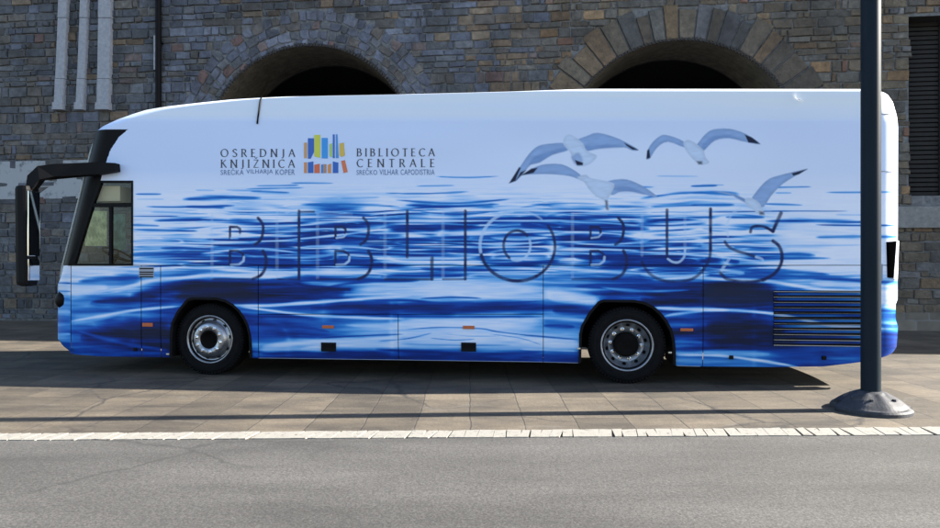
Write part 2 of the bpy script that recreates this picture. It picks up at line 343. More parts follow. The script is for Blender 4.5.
def art(px, py, coarse=False):
    """colour of the printed wrap (linear RGB) at points measured on the photograph"""
    shp = px.shape; px = px.ravel().astype(float); py = py.ravel().astype(float)
    base = interp2(px, py)
    base = np.where(base > .64, .64 + (base - .64) * .8, base)
    wob = 5 * (vnoise(px / 90, py / 14, 3) - .5) + 2.4 * (vnoise(px / 37, py / 9, 4) - .5)
    yw = py + wob
    per = np.interp(py, [180, 210, 240, 280, 365], [1.4, 1.75, 2.3, 3.6, 5.0])
    n = .5 * vnoise(px / 48 + 7, yw / per, 5) + .3 * vnoise(px / 22 + 31, yw / (per * .62), 6) + .2 * vnoise(px / 70, yw / (per * .45), 8)
    amp = np.interp(py, [176, 190, 215, 268, 282, 366], [.15, 1.2, 2.1, 2.0, .75, .55]) * (.18 + np.clip(4.2 * base * (.98 - base), 0, 1))
    lowz = np.clip((py - 266) / 18, 0, 1)
    n_l = .55 * vnoise(px / 120 + 3, yw / 4.2, 91) + .30 * vnoise(px / 75 + 17, yw / 2.3, 92) + .15 * vnoise(px / 50, yw / 1.3, 93)
    n = n * (1 - lowz) + n_l * lowz
    act = np.clip(base * 6, 0, 1)
    v = base + .62 * amp * (n - .5) * act
    slant = 9 * (vnoise(px / 170, py / 60, 61) - .5)
    y2 = py + slant + .5 * wob
    p2 = np.interp(py, [180, 215, 265, 300, 365], [2.6, 4.2, 6.0, 9.0, 11.0])
    for sd, lx, py_k, k in ((71, 85, 1.0, .62), (72, 52, .62, .42), (73, 130, 1.5, .5)):
        r = 1 - np.abs(2 * vnoise(px / lx + 13 * sd, y2 / (p2 * py_k), sd) - 1)
        cr = np.clip((r - .80) / .20, 0, 1) ** 1.3 * np.clip(1.6 * vnoise(px / 45, py / 5, sd + 9) - .35, 0, 1)
        v = v - k * cr * act * np.interp(py, [180, 268, 282, 366], [1, .95, .30, .30])
        tr = np.clip((r - .86) / .14, 0, 1) if False else np.clip((.16 - r) / .16, 0, 1) * np.clip(1.6 * vnoise(px / 60 + 5, py / 5, sd + 19) - .4, 0, 1)
        v = v + k * .26 * tr * act
    for s in sorted(ST, key=lambda s_: -s_[1]):
        val, w, al = s[0], s[1], s[2]; q = s[3:]; xs = np.array(q[0::2]); ys = np.array(q[1::2])
        m = np.where((px > xs[0] - 4) & (px < xs[-1] + 4) & (py > ys.min() - 3 * w - 6) & (py < ys.max() + 3 * w + 6))[0]
        if not len(m): continue
        X = px[m]; t = (X - xs[0]) / (xs[-1] - xs[0])
        if len(q) > 4:
            sp = np.array(smooth_poly(list(zip(xs, ys)), 6)); yc = np.interp(X, sp[:, 0], sp[:, 1])
        else: yc = np.interp(X, xs, ys)
        taper = np.clip(np.minimum(t, 1 - t) * 4.2, 0, 1); taper = np.sqrt(np.clip(taper, 0, 1))
        ww = w * (.35 + .65 * taper) * (.75 + .5 * vnoise(X / 19, yc / 5, 12))
        d = (py[m] + .35 * wob[m] * min(1, w / 2) - yc) / ww
        a = al * np.exp(-np.abs(d) ** 2.4) * np.clip(taper * 1.6, 0, 1)
        a *= .72 + .4 * vnoise(X / 33, py[m] / 1.7, 14)
        a = np.clip(a, 0, 1)
        v[m] = v[m] * (1 - a) + val * a
    v = np.clip(v, 0, 1)
    v = .45 * v + .55 * (v * v * (3 - 2 * v))
    v = np.where((py < 274) & (v > .7), .7 + (v - .7) * .5, v)
    # fine horizontal grain of the print
    v = np.clip(v + (vnoise(px / 15, py / 1.3, 21) - .5) * .10 * np.clip(base * 5, 0, 1), 0, 1)
    col = np.stack([np.interp(v, RV, RC[:, k]) for k in range(3)], -1)
    # sky part of the print: very soft bands
    sk = (vnoise(px / 140, py / 22, 31) - .5) * .05 * (py < 190)
    col *= (1 + sk)[:, None]
    wx = np.clip(px / 900, 0, 1)
    skyc = np.stack([.54 + .07 * wx, .655 + .045 * wx, .885 + .02 * wx], -1) * (1 + sk)[:, None]
    gl = (np.exp(-((px - 640) / 190) ** 2 - ((py - 165) / 26) ** 2) * .75)[:, None]
    skyc = skyc * (1 - gl) + np.array([.69, .76, .92]) * gl
    wc = np.clip((122 - py) / 8, 0, 1) * (.75 + .5 * (vnoise(px / 200, py / 5, 33) - .5))
    wc = np.clip(wc, 0, 1)[:, None]
    skyc = skyc * (1 - wc) + np.array([.70, .735, .76]) * wc
    ws = np.clip((196 - py) / 26, 0, 1)[:, None] * np.clip(1 - v * 3, 0, 1)[:, None]
    col = col * (1 - ws) + skyc * ws
    if coarse: return col.reshape(shp + (3,))
    # shaded arc over the front arch in the print
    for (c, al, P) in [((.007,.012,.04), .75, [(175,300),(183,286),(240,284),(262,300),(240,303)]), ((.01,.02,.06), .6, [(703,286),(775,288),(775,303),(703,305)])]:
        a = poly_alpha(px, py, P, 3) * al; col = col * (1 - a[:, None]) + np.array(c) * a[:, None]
    for k, w, al, pts in EM:
        xs = [p[0] for p in pts]; ys = [p[1] for p in pts]
        m = np.where((px > min(xs) - 4) & (px < max(xs) + 4) & (py > min(ys) - 4) & (py < max(ys) + 4))[0]
        if not len(m): continue
        d = np.full(len(m), 1e9)
        for (a0, b0), (a1, b1) in zip(pts, pts[1:]): d = np.minimum(d, seg_d(px[m], py[m], a0, b0, a1, b1))
        if k == 'l' and len(pts) == 2: al = al * .55; w = w * 1.7
        if k == 'd': w = w * 1.12
        if k == 'd': al = min(1, al * 1.15)
        a = al * np.clip(1.15 - (d / w) ** 2 * .6, 0, 1) * (.8 + .3 * vnoise(px[m] / 7, py[m] / 5, 44))
        a = np.clip(a, 0, 1)[:, None]
        c = np.array((.010, .018, .095)) if k == 'd' else np.array((.45, .64, .90))
        col[m] = col[m] * (1 - a) + c * a
    for c, al, P in GULLS:
        P = smooth_poly(P + [P[0]], 3)[:-1] if c != G_TIP else P
        xs = [p[0] for p in P]; ys = [p[1] for p in P]
        m = np.where((px > min(xs) - 1) & (px < max(xs) + 1) & (py > min(ys) - 1) & (py < max(ys) + 1))[0]
        if not len(m): continue
        a = (poly_alpha(px[m], py[m], P, .5 if al == 1 else 1.3) * al)[:, None]
        cc = np.array(c)[None] * ((.93 + .14 * vnoise(px[m] / 6 + py[m] / 5, py[m] / 1.8, 51)) * ((.76 + .28 * poly_alpha(px[m], py[m], P, 3.5)) if c != G_TIP else 1))[:, None]
        col[m] = col[m] * (1 - a) + cc * a
    return np.clip(col, 0, .93).reshape(shp + (3,))

# ------------------------------------------------------------------ materials
def wrap_material():
    m = new_mat('printed_wrap', rough=.36, spec=.16)
    a = N(m, 'ShaderNodeAttribute', attribute_name='print')
    # light dust low down on the panels
    tc = N(m, 'ShaderNodeTexCoord'); no = N(m, 'ShaderNodeTexNoise'); no.inputs['Scale'].default_value = 2.5; no.inputs['Detail'].default_value = 8
    LK(m, tc.outputs['Object'], no.inputs['Vector'])
    sx = N(m, 'ShaderNodeSeparateXYZ'); LK(m, tc.outputs['Object'], sx.inputs[0])
    mr = N(m, 'ShaderNodeMapRange'); mr.inputs['From Min'].default_value = .25; mr.inputs['From Max'].default_value = .9; mr.inputs['To Min'].default_value = .05; mr.inputs['To Max'].default_value = 0
    LK(m, sx.outputs['Z'], mr.inputs['Value'])
    mu = N(m, 'ShaderNodeMath', operation='MULTIPLY'); LK(m, mr.outputs[0], mu.inputs[0]); LK(m, no.outputs['Fac'], mu.inputs[1])
    mx = N(m, 'ShaderNodeMix', data_type='RGBA'); LK(m, mu.outputs[0], mx.inputs['Factor']); LK(m, a.outputs['Color'], mx.inputs[6]); mx.inputs[7].default_value = (.2, .18, .15, 1)
    LK(m, mx.outputs[2], BS(m).inputs['Base Color'])
    n2 = N(m, 'ShaderNodeTexNoise'); n2.inputs['Scale'].default_value = .9; n2.inputs['Detail'].default_value = 2
    LK(m, tc.outputs['Object'], n2.inputs['Vector'])
    bp = N(m, 'ShaderNodeBump'); bp.inputs['Strength'].default_value = .25; bp.inputs['Distance'].default_value = .03
    LK(m, n2.outputs['Fac'], bp.inputs['Height']); LK(m, bp.outputs[0], BS(m).inputs['Normal'])
    return m
M_WRAP = wrap_material()
M_BLACKG = new_mat('black_gloss', (.003, .003, .004), .45, spec=.08)
M_BLACK = new_mat('black_plastic', (.004, .004, .005), .6, spec=.12)
M_DARK = speckle(new_mat('undertray', rough=.9, spec=.05), (.004, .004, .004), (.009, .008, .008), 6)
M_RUBBER = speckle(new_mat('tyre_rubber', rough=.8, spec=.12), (.003, .003, .004), (.007, .007, .008), 14, bump=.2, dist=.004)
M_ALU = speckle(new_mat('polished_alloy', rough=.33, metal=.9), (.20, .21, .24), (.38, .40, .44), 9)
M_ALUD = speckle(new_mat('dusty_alloy', rough=.42, metal=.8), (.22, .24, .28), (.38, .40, .45), 9)
M_NUT = new_mat('chrome_nut', (.75, .76, .78), .15, 1.0)
M_ROOF = new_mat('white_paint', (.72, .74, .76), .35, coat=.2)
M_AMBER = new_mat('amber_lens', (.42, .10, .03), .25, coat=.3)
M_CREAM = new_mat('louvre_edge', (.50, .47, .42), .5)
M_TEXT = new_mat('lettering_ink', (.035, .035, .05), .5)
M_TEXT2 = new_mat('small_lettering_ink', (.10, .16, .30), .5)

def glass_mat(name, tint, alpha_rough=.02, thin=.5):
    m = bpy.data.materials.new(name); m.use_nodes = True; nt = m.node_tree; nt.nodes.clear()
    o = nt.nodes.new('ShaderNodeOutputMaterial'); tr = nt.nodes.new('ShaderNodeBsdfTransparent'); gl = nt.nodes.new('ShaderNodeBsdfGlossy')
    tr.inputs[0].default_value = (*tint, 1); gl.inputs['Roughness'].default_value = alpha_rough
    fr = nt.nodes.new('ShaderNodeFresnel'); fr.inputs[0].default_value = 1.5; mx = nt.nodes.new('ShaderNodeMixShader')
    mu = nt.nodes.new('ShaderNodeMath'); mu.operation = 'MULTIPLY'; mu.inputs[1].default_value = .3; nt.links.new(fr.outputs[0], mu.inputs[0]); nt.links.new(mu.outputs[0], mx.inputs[0]); nt.links.new(tr.outputs[0], mx.inputs[1]); nt.links.new(gl.outputs[0], mx.inputs[2]); nt.links.new(mx.outputs[0], o.inputs[0])
    return m
M_GLASS = glass_mat('tinted_glass', (.82, .87, .80))
M_GLASSC = glass_mat('clear_glass', (.88, .92, .88))

# ------------------------------------------------------------------ bus body shape
W = 2.5
XFp = ([89, 91.5, 94.8, 96.3, 98.5, 101, 104.7, 108, 112, 118, 125, 130, 280, 285, 340, 347, 352, 370],
       [540, 470, 345, 255, 214, 190, 159, 139, 127, 112, 99, 94, 57, 55, 55, 60, 66, 72])
XRp = ([89, 89.8, 92, 99, 114, 125, 300, 305, 318, 322, 328, 349, 357, 370], [879, 884, 888, 892, 894.5, 895, 894.6, 892.7, 892.4, 893, 895, 894, 889, 884])
BOT = ([50, 66, 100, 170, 258, 398, 543, 703, 772, 825, 862, 890, 910], [352, 354, 356.5, 357.5, 358.3, 360.2, 362.3, 366.8, 367.5, 367, 362.5, 356.5, 351])
RF, RR = .30, .35
def XF(py): return np.interp(py, *XFp) - 7.5
def XR(py): return np.interp(py, *XRp) + 14
def BT(px): return np.interp(px, *BOT)

def cove(f):
    g = np.clip((f - .93) / .07, 0, 1)
    return .085 * f ** 1.4 + .07 * (1 - np.sqrt(np.clip(1 - g * g, 0, 1)))
def skin(px, py):
    """plane measurement -> point on the rounded near side of the body"""
    px, py = np.broadcast_arrays(np.asarray(px, float), np.asarray(py, float))
    y = np.zeros(px.shape)
    f = np.clip((122 - py) / 33, 0, 1); yin = cove(f); y = y + yin
    f2 = np.clip((py - 330) / 40, 0, 1); y = y + .05 * f2 ** 2
    w = 28.; xf = XF(py); xr = XR(py)
    kf = np.where(py < 130, 1 + (130 - py) / 41 * 2.2, 1)
    d = np.clip((xf + w * .75 * kf - px) / (w * .75 * kf), 0, 1); y = y + RF * (1 - np.sqrt(np.clip(1 - d * d, 0, 1)))
    d = np.clip((px - (xr - w)) / w, 0, 1); y = y + RR * (1 - np.sqrt(np.clip(1 - d * d, 0, 1)))
    X, _, _ = loc(px, py, 0.0)
    _, _, Z0 = loc(px, py, 0.0)
    # keep the roof edge at its measured height although it lies deeper
    _, _, Z1 = loc(px, py, yin)
    return X, y, Z1

def corner_cols(lo, hi, wide, power=2.0, n=22, end='r'):
    t = np.linspace(0, 1, n)
    s = np.sin(t * math.pi / 2)
    return lo + (hi - lo) * s if end == 'r' else hi - (hi - lo) * s[::-1]

def sheet(name, PX, PY, mat, parent, cut=None, keep=None, off=0.0, coarse=False, mirror=False):
    X, Y, Z = skin(PX, PY); Y = Y - off
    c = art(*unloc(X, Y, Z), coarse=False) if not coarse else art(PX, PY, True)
    if mirror: Y = W - Y
    R, Cn = PX.shape
    co = np.stack([X, Y, Z], -1).reshape(-1, 3)
    ii = np.arange(R * Cn).reshape(R, Cn)
    q = np.stack([ii[:-1, :-1], ii[1:, :-1], ii[1:, 1:], ii[:-1, 1:]], -1).reshape(-1, 4)
    mx = (PX[:-1, :-1] + PX[1:, 1:]).ravel() / 2; my = (PY[:-1, :-1] + PY[1:, 1:]).ravel() / 2
    ok = np.ones(len(q), bool)
    for P in (cut or []): ok &= poly_alpha(mx, my, P, 1e-6) < .5
    if keep is not None: ok &= poly_alpha(mx, my, keep, 1e-6) > .5
    q = q[ok]
    if mirror: q = q[:, ::-1]
    used = np.unique(q); remap = -np.ones(len(co), np.int64); remap[used] = np.arange(len(used))
    co = co[used]; cc = c.reshape(-1, 3)[used]; q = remap[q]
    me = bpy.data.meshes.new(name)
    me.vertices.add(len(co)); me.vertices.foreach_set('co', co.astype(np.float32).ravel())
    me.loops.add(q.size); me.loops.foreach_set('vertex_index', q.astype(np.int32).ravel())
    me.polygons.add(len(q)); me.polygons.foreach_set('loop_start', (np.arange(len(q)) * 4).astype(np.int32))
    me.update(calc_edges=True); me.validate()
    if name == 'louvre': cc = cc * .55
    at = me.color_attributes.new('print', 'FLOAT_COLOR', 'POINT')
    at.data.foreach_set('color', np.concatenate([cc, np.ones((len(cc), 1))], 1).astype(np.float32).ravel())
    return finish(name, me, mat, parent, smooth=True)

def grid(xs, ys): return np.meshgrid(np.asarray(xs, float), np.asarray(ys, float))
def steps(a, b, d): return np.linspace(a, b, max(2, int(round((b - a) / d)) + 1))

bus = empty('bus', 'white coach wrapped in blue sea and gulls print, parked before the stone building', 'bus', tuple(P0), -YAW)

G = .35   # half seam in photo pixels
D1 = .62
# upper side panel incl. roof cove and both rounded corners
rows = np.concatenate([91.31 - 2.31 * np.sin(np.linspace(math.pi / 2, 0, 12))[:-1], np.linspace(91.31, 122, 30), steps(122.6, 265.3 - G, D1)])
TT = np.concatenate([1 - np.cos(np.linspace(0, math.pi / 2, 20)), ]) * .0
def upper_cols(py):
    xf = XF(py); xr = XR(py); kf = np.where(py < 130, 1 + (130 - py) / 41 * 2.2, 1)
    a = xf + 21 * kf; b = xr - 28
    fr = a - 21 * kf * np.sin(np.linspace(math.pi / 2, 0, 18))
    mid = np.linspace(0, 1, 1250)[1:-1]
    mid = a + (b - a) * mid
    rr = b + 28 * np.sin(np.linspace(0, math.pi / 2, 22))
    return np.concatenate([fr, mid, rr])
PX = np.stack([upper_cols(p) for p in rows]); PY = np.repeat(rows[:, None], PX.shape[1], 1)
PILLAR = [(86, 129.4), (128, 129.4), (119, 137), (110.5, 150), (104, 168), (100.5, 181), (98, 190), (71.5, 265.5), (40, 265.5), (40, 262), (60, 200)]
WINDOW = [(100.5, 181), (132.6, 181), (132.6, 265.5), (71.5, 265.5), (98, 190)]
sheet('side_panel', PX, PY, M_WRAP, bus, cut=[PILLAR, WINDOW])
sheet('windscreen_pillar', PX, PY, M_BLACKG, bus, keep=PILLAR)
# lower panels
def low(name, x0, x1, y0, y1=None, cut=None, corner=None):
    xs = steps(x0 + G, x1 - G, D1) if x1 - x0 > 2 else np.array([x0, x1])
    n = int((360 - y0) / D1)
    v = np.linspace(0, 1, n)[:, None]
    if corner == 'front':
        r = y0 + v[:, 0] * (352 - y0)
        PX = np.stack([XF(p) + (x1 - G - XF(p)) * (1 - np.cos(np.linspace(0, math.pi / 2, 34))) for p in r])
        PX = np.stack([XF(p) + np.where(1, 1, 0) * (x1 - G - XF(p)) * (np.linspace(0, 1, 40) ** 1.8) for p in r])
        PY = y0 + v * (BT(PX) - y0)
    elif corner == 'rear':
        base = np.concatenate([steps(x0 + G, 880, D1)])
        r = y0 + v[:, 0] * (357 - y0)
        PX = np.stack([np.concatenate([base, 880 + (XR(p) - 880) * np.sin(np.linspace(0, math.pi / 2, 30))[1:]]) for p in r])
        PY = y0 + v * (BT(PX) - y0)
    else:
        PX = np.repeat(xs[None], n, 0)
        yb = (BT(PX) if y1 is None else np.full(PX.shape, y1 - G))
        PY = y0 + G + v * (yb - y0 - G)
    if corner: PY = np.maximum(PY, y0 + G)
    return sheet(name, PX, PY, M_WRAP, bus, cut=cut)
FARCH = [(169.5, 380), (170, 333), (171, 323), (177, 311), (186.5, 299), (192, 297.4), (216, 297.4), (225, 299.6), (233, 304), (239.5, 310), (244.5, 317), (248.5, 325.5), (250.8, 335), (251.5, 345), (251.8, 380)]
RARCH = [(578.6, 380), (579.2, 334), (581, 326), (589, 312), (598, 301.5), (603, 299.8), (634, 299.8), (644, 301.6), (653.6, 306), (661, 312.5), (667, 320), (672, 329), (674.6, 338), (675.8, 350), (676, 380)]
Y0 = 265.3
low('front_bumper', 45, 71, Y0, corner='front')
low('lower_panel', 71, 141.3, Y0)
low('lower_panel', 141.3, 160.6, Y0)
low('wheel_panel', 160.6, 258.2, Y0, cut=[FARCH])
low('lower_panel', 258.2, 543.3, Y0, 314.2)
low('luggage_door', 258.2, 398.2, 314.2)
low('luggage_door', 398.2, 543.3, 314.2)
low('wheel_panel', 543.3, 703.2, Y0, cut=[RARCH])
low('engine_panel', 703.2, 909, Y0, corner='rear')

# far side, coarse
rows2 = np.concatenate([122 - 33 * np.sin(np.linspace(math.pi / 2, 0, 12)), steps(125, 265, 5)])
def cols2(py):
    xf = XF(py); xr = XR(py); kf = np.where(py < 130, 1 + (130 - py) / 41 * 2.2, 1)
    a = xf + 21 * kf; b = xr - 28
    return np.concatenate([a - 21 * kf * np.sin(np.linspace(math.pi / 2, 0, 9)), a + (b - a) * np.linspace(0, 1, 260)[1:-1], b + 28 * np.sin(np.linspace(0, math.pi / 2, 10))])
PX2 = np.stack([cols2(p) for p in rows2]); PY2 = np.repeat(rows2[:, None], PX2.shape[1], 1)
FARWIN = [(96, 186), (134, 186), (134, 262), (66, 262)]
sheet('far_side_panel', PX2, PY2, M_WRAP, bus, cut=[FARWIN], coarse=True, mirror=True)
bm = bmesh.new(); bm.faces.new([bm.verts.new(L(*p, 0) + Vector((0, W - .02, 0))) for p in [(94, 184), (136, 184), (136, 264), (64, 264)]]); mk('door_glass', bm, M_GLASS, bus)
BL1, BL2 = (85, 211, 107, 246), (112.5, 214, 125.5, 250)
v = np.linspace(0, 1, 24)[:, None]; r = 265 + v[:, 0] * 92
PX3 = np.stack([cols2(p) for p in r]); PY3 = 265 + v * (BT(PX3) - 265)
sheet('far_lower_panel', PX3, PY3, M_WRAP, bus, cut=[FARCH, RARCH], coarse=True, mirror=True)

# ends and roof: loft between near edge and far edge
def loft(name, edge, mat, crown, axis, nseg=10, colour=None):
    """edge: list of local points (near side); mirrored to far side; crown pushes the middle along axis"""
    n = len(edge); bm = bmesh.new(); rowsv = []
    for i, (x, y, z) in enumerate(edge):
        ring = []
        for k in range(nseg + 1):
            t = k / nseg; s = math.sin(math.pi * t)
            p = Vector((x, y + (W - 2 * y) * t, z)) + Vector(axis) * (crown * s)
            ring.append(bm.verts.new(p))
        rowsv.append(ring)
    for a, b in zip(rowsv, rowsv[1:]):
        for k in range(nseg): bm.faces.new((a[k], a[k + 1], b[k + 1], b[k]))
    o = mk(name, bm, mat, bus, True)
    return o
def edgeF(py): X, Y, Z = skin(XF(py), py); return float(X), float(Y), float(Z)
def edgeR(py): X, Y, Z = skin(XR(py), py); return float(X), float(Y), float(Z)
roofline = []
for p in np.linspace(0, 1, 60):
    px = XF(89) + (XR(89) - XF(89)) * p; X, Y, Z = skin(px, 89.0); roofline.append((float(X), float(Y), float(Z)))
loft('roof', roofline, M_ROOF, .05, (0, 0, 1))
loft('front_cap', [edgeF(p) for p in 122 - 33 * np.sin(np.linspace(math.pi / 2, 0, 24))] + [edgeF(p) for p in (124, 127, 130)], M_ROOF, .05, (-.5, 0, .7))
loft('windscreen', [edgeF(p) for p in np.linspace(130, 281, 12)], M_GLASS, .12, (-1, 0, .1))
loft('front_panel', [edgeF(p) for p in np.linspace(281, 352, 12)], new_mat('blue_paint', (.01, .07, .30), .35, coat=.1), .12, (-1, 0, 0))
loft('rear_panel', [edgeR(p) for p in np.concatenate([122 - 33 * np.sin(np.linspace(math.pi / 2, 0, 16)), np.linspace(125, 262, 12)])], M_ROOF, .04, (1, 0, 0))
loft('rear_bumper', [edgeR(p) for p in np.linspace(262, 355, 24)], bpy.data.materials['blue_paint'], .05, (1, 0, 0))

# dark core behind the seams, wheel housings, floor
xa, xb = L(150, 200).x, L(884, 200).x
wf0, wf1, wr0, wr1 = L(169, 340).x - .03, L(251, 340).x + .03, L(578.6, 340).x - .03, L(676, 340).x + .03
bm = bmesh.new()
box(bm, xa, xb, .03, W - .03, 1.14, 3.25)
box(bm, L(74, 340).x, wf0, .06, W - .06, .36, 1.10)
box(bm, wf1, wr0, .06, W - .06, .33, 1.135)
box(bm, wr1, L(860, 340).x, .06, W - .06, .42, 1.13)
box(bm, wf0 - .02, wf1 + .02, .62, W - .62, .38, 1.137)
box(bm, wr0 - .02, wr1 + .02, .80, W - .80, .38, 1.136)
mk('chassis', bm, M_DARK, bus)

# arch lips
def lip(P, name='wheel_arch'):
    bm = bmesh.new(); Q = P[1:-1]
    Q = [(P[0][0], float(BT(P[0][0])))] + Q + [(P[-1][0], float(BT(P[-1][0])))]
    S = []
    for (a, b), (c, d) in zip(Q, Q[1:]):
        for k in range(6): S.append((a + (c - a) * k / 6, b + (d - b) * k / 6))
    S.append(Q[-1])
    cx = sum(q[0] for q in Q) / len(Q)
    out = [L(a, b, -.006) for a, b in S]; inn = [L(a, b, .30) for a, b in S]
    c = L(cx, 345, -.006)
    lipin = [p + (c - p).normalized() * .035 for p in out]
    o1 = [bm.verts.new(p) for p in out]; o2 = [bm.verts.new(p) for p in lipin]
    o3 = [bm.verts.new(Vector((p.x, .62, p.z))) for p in lipin]; o4 = [bm.verts.new(Vector((p.x, .012, p.z))) for p in out]
    for i in range(len(S) - 1):
        bm.faces.new((o1[i], o1[i + 1], o2[i + 1], o2[i])); bm.faces.new((o2[i], o2[i + 1], o3[i + 1], o3[i])); bm.faces.new((o4[i], o4[i + 1], o1[i + 1], o1[i]))
    return mk(name, bm, M_BLACK, bus)
lip(FARCH); lip(RARCH)

# ------------------------------------------------------------------ wheels
TR = .505
def hole(M, r, c, sq, y, sl):
    bm = bmesh.new(); vs = bmesh.ops.create_circle(bm, cap_ends=True, segments=14, radius=r)['verts']
    for v in vs: v.co = Vector((c + v.co.x * sq, y + v.co.x * sl, v.co.y))
    return bm
def ten(name, fn, mat, parent, ph):
    first = mk(name, fn(None), mat, parent)
    for k in range(10):
        o = first if k == 0 else first.copy()
        if k: COL.objects.link(o); o.parent = parent
        o.rotation_euler = (0, -2 * math.pi * (k + ph) / 10, 0)
def wheel(cx, cy, front, side=-1):
    """cy = outer face; side -1 near, +1 far"""
    w = bpy.data.objects.new('wheel', None); COL.objects.link(w); w.parent = bus; w.location = (cx, cy, TR); w.rotation_euler = (0, random.uniform(0, .6), 0)
    if side > 0: w.rotation_euler[2] = math.pi
    # outer face at y=0, body to +y
    bm = bmesh.new()
    lathe(bm, [(.30, .03), (.325, .0), (.36, -.008), (.43, -.012), (.47, .0), (.495, .03), (TR, .05), (TR, .25), (.49, .28), (.40, .30), (.30, .28), (.30, .03)], 72, 'Y')
    for k in range(72):   # shoulder blocks
        a = 2 * math.pi * k / 72
        M = Matrix.Rotation(-a, 4, 'Y')
        box(bm, .472, .503, .004, .045, -.012, .012, M=M)
    for rr in (.385, .44):
        lathe(bm, [(rr - .004, -.010), (rr, -.015), (rr + .004, -.010)], 72, 'Y')
    mk('tyre', bm, M_RUBBER, w, True)
    # shallow side lettering ridge omitted; rim
    bm = bmesh.new()
    if front:
        lathe(bm, [(.315, .03), (.322, -.004), (.313, -.012), (.300, -.004), (.292, .03), (.285, .045), (.262, .05), (.235, .02), (.215, -.02), (.205, -.030), (.125, -.034), (.118, -.02), (.118, .05)], 72, 'Y')
        rim = mk('rim', bm, M_ALU, w, True)
        ten('hand_hole', lambda M: hole(M, .026, .252, .75, .0365, 0), M_BLACK, rim, .5)
        bm = bmesh.new(); lathe(bm, [(.118, .05), (.118, -.03), (.105, -.034), (.095, -.02), (.085, .02), (.0, .03)], 40, 'Y'); mk('hub', bm, M_DARK, w, True)
        nr, ny = .165, -.034
    else:
        lathe(bm, [(.315, .03), (.322, -.004), (.312, -.012), (.300, .0), (.290, .035), (.278, .06), (.258, .105), (.222, .150), (.215, .155), (.160, .150), (.150, .165)], 72, 'Y')
        rim = mk('rim', bm, M_ALUD, w, True)
        ten('hand_hole', lambda M: hole(M, .024, .240, .72, .118, -.9), M_BLACK, rim, .5)
        bm = bmesh.new(); lathe(bm, [(.150, .165), (.148, .06), (.140, .04), (.10, .035), (.0, .03)], 40, 'Y'); mk('hub', bm, M_DARK, w, True)
        nr, ny = .186, .152
    def nut(M):
        bm = bmesh.new(); lathe(bm, [(.024, ny + .004), (.024, ny - .004), (.017, ny - .006), (.017, ny - .030), (.011, ny - .036), (0, ny - .036)], 8, 'Y', (nr, 0, 0)); return bm
    ten('wheel_nut', nut, M_NUT, w, 0)
    for ch in w.children:
        if not ch.name.startswith('tyre'):
            ch.scale = (1.07, 1, 1.07)
            if ch.name.startswith('rim'): pass
    return w
fx, rx = L(209.8, 340, .07).x, L(626.8, 345, .07).x
wheel(fx, .07, True); wheel(rx, .05, False); wheel(fx, W - .07, True, 1); wheel(rx, W - .05, False, 1)
for x_, r_ in ((fx, .07), (rx, .11)):
    bm = bmesh.new(); tube(bm, [(x_, .35, TR), (x_, W - .35, TR)], r_); mk('axle', bm, M_DARK, bus)

# ------------------------------------------------------------------ details on the side
def plate(name, x0, y0, x1, y1, mat, t=.008, parent=bus, y=0.0, bev=0):
    bm = bmesh.new(); a = L(x0, y0, y); b = L(x1, y1, y)
    box(bm, a.x, b.x, y - t, y + .004, b.z, a.z, bev=bev)
    return mk(name, bm, mat, parent)
for x in (321.2, 461.2):
    h = plate('door_handle', x, 342.4, x + 14.8, 351.6, M_BLACK, .006)
    plate('handle_lever', x + 1.5, 344, x + 13.3, 347.5, M_BLACKG, .016, h)
for (x0, x1, y0, y1) in ((142.8, 152.8, 322.8, 326.6), (322.4, 334, 325.2, 328.4), (463, 474.5, 325.6, 329), (680.3, 693, 328.2, 331.2)):
    k = plate('marker_lamp', x0, y0, x1, y1, M_AMBER, .014, bev=.004)
vent = plate('side_vent', 139.2, 266.6, 154, 277, new_mat('vent_back', (.30, .34, .42), .4), .004)
bm = bmesh.new()
for yy in (268, 271.5, 273.8, 276.2):
    a = L(140, yy); b = L(153.5, yy + 1.1); box(bm, a.x, b.x, -.013, -.003, b.z, a.z)
mk('vent_bars', bm, M_BLACK, vent)
# engine louvres
gx0, gx1 = 773.5, 862.5
back = plate('engine_grille', gx0, 290.4, gx1 + 2, 346, M_BLACK, .003)
ys = np.linspace(291.4, 345.2, 11)
for k in range(11):
    y = ys[k]
    if k < 10:
        X = steps(gx0, gx1, .8); R = np.array([y + 1.2, y + 2.4, y + 3.6])
        PXg, PYg = grid(X, R)
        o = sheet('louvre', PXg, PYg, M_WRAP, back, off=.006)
        c = np.empty(len(o.data.vertices) * 3, np.float32); o.data.vertices.foreach_get('co', c); c = c.reshape(-1, 3)
        zmax, zmin = c[:, 2].max(), c[:, 2].min(); c[:, 1] -= (zmax - c[:, 2]) / (zmax - zmin) * .018 ; o.data.vertices.foreach_set('co', c.ravel())
    a = L(gx0, y, 0); b = L(gx1, y + .8, 0); bm = bmesh.new(); box(bm, a.x, b.x, -.022, -.004, b.z, a.z); mk('louvre_edge', bm, M_CREAM, back)
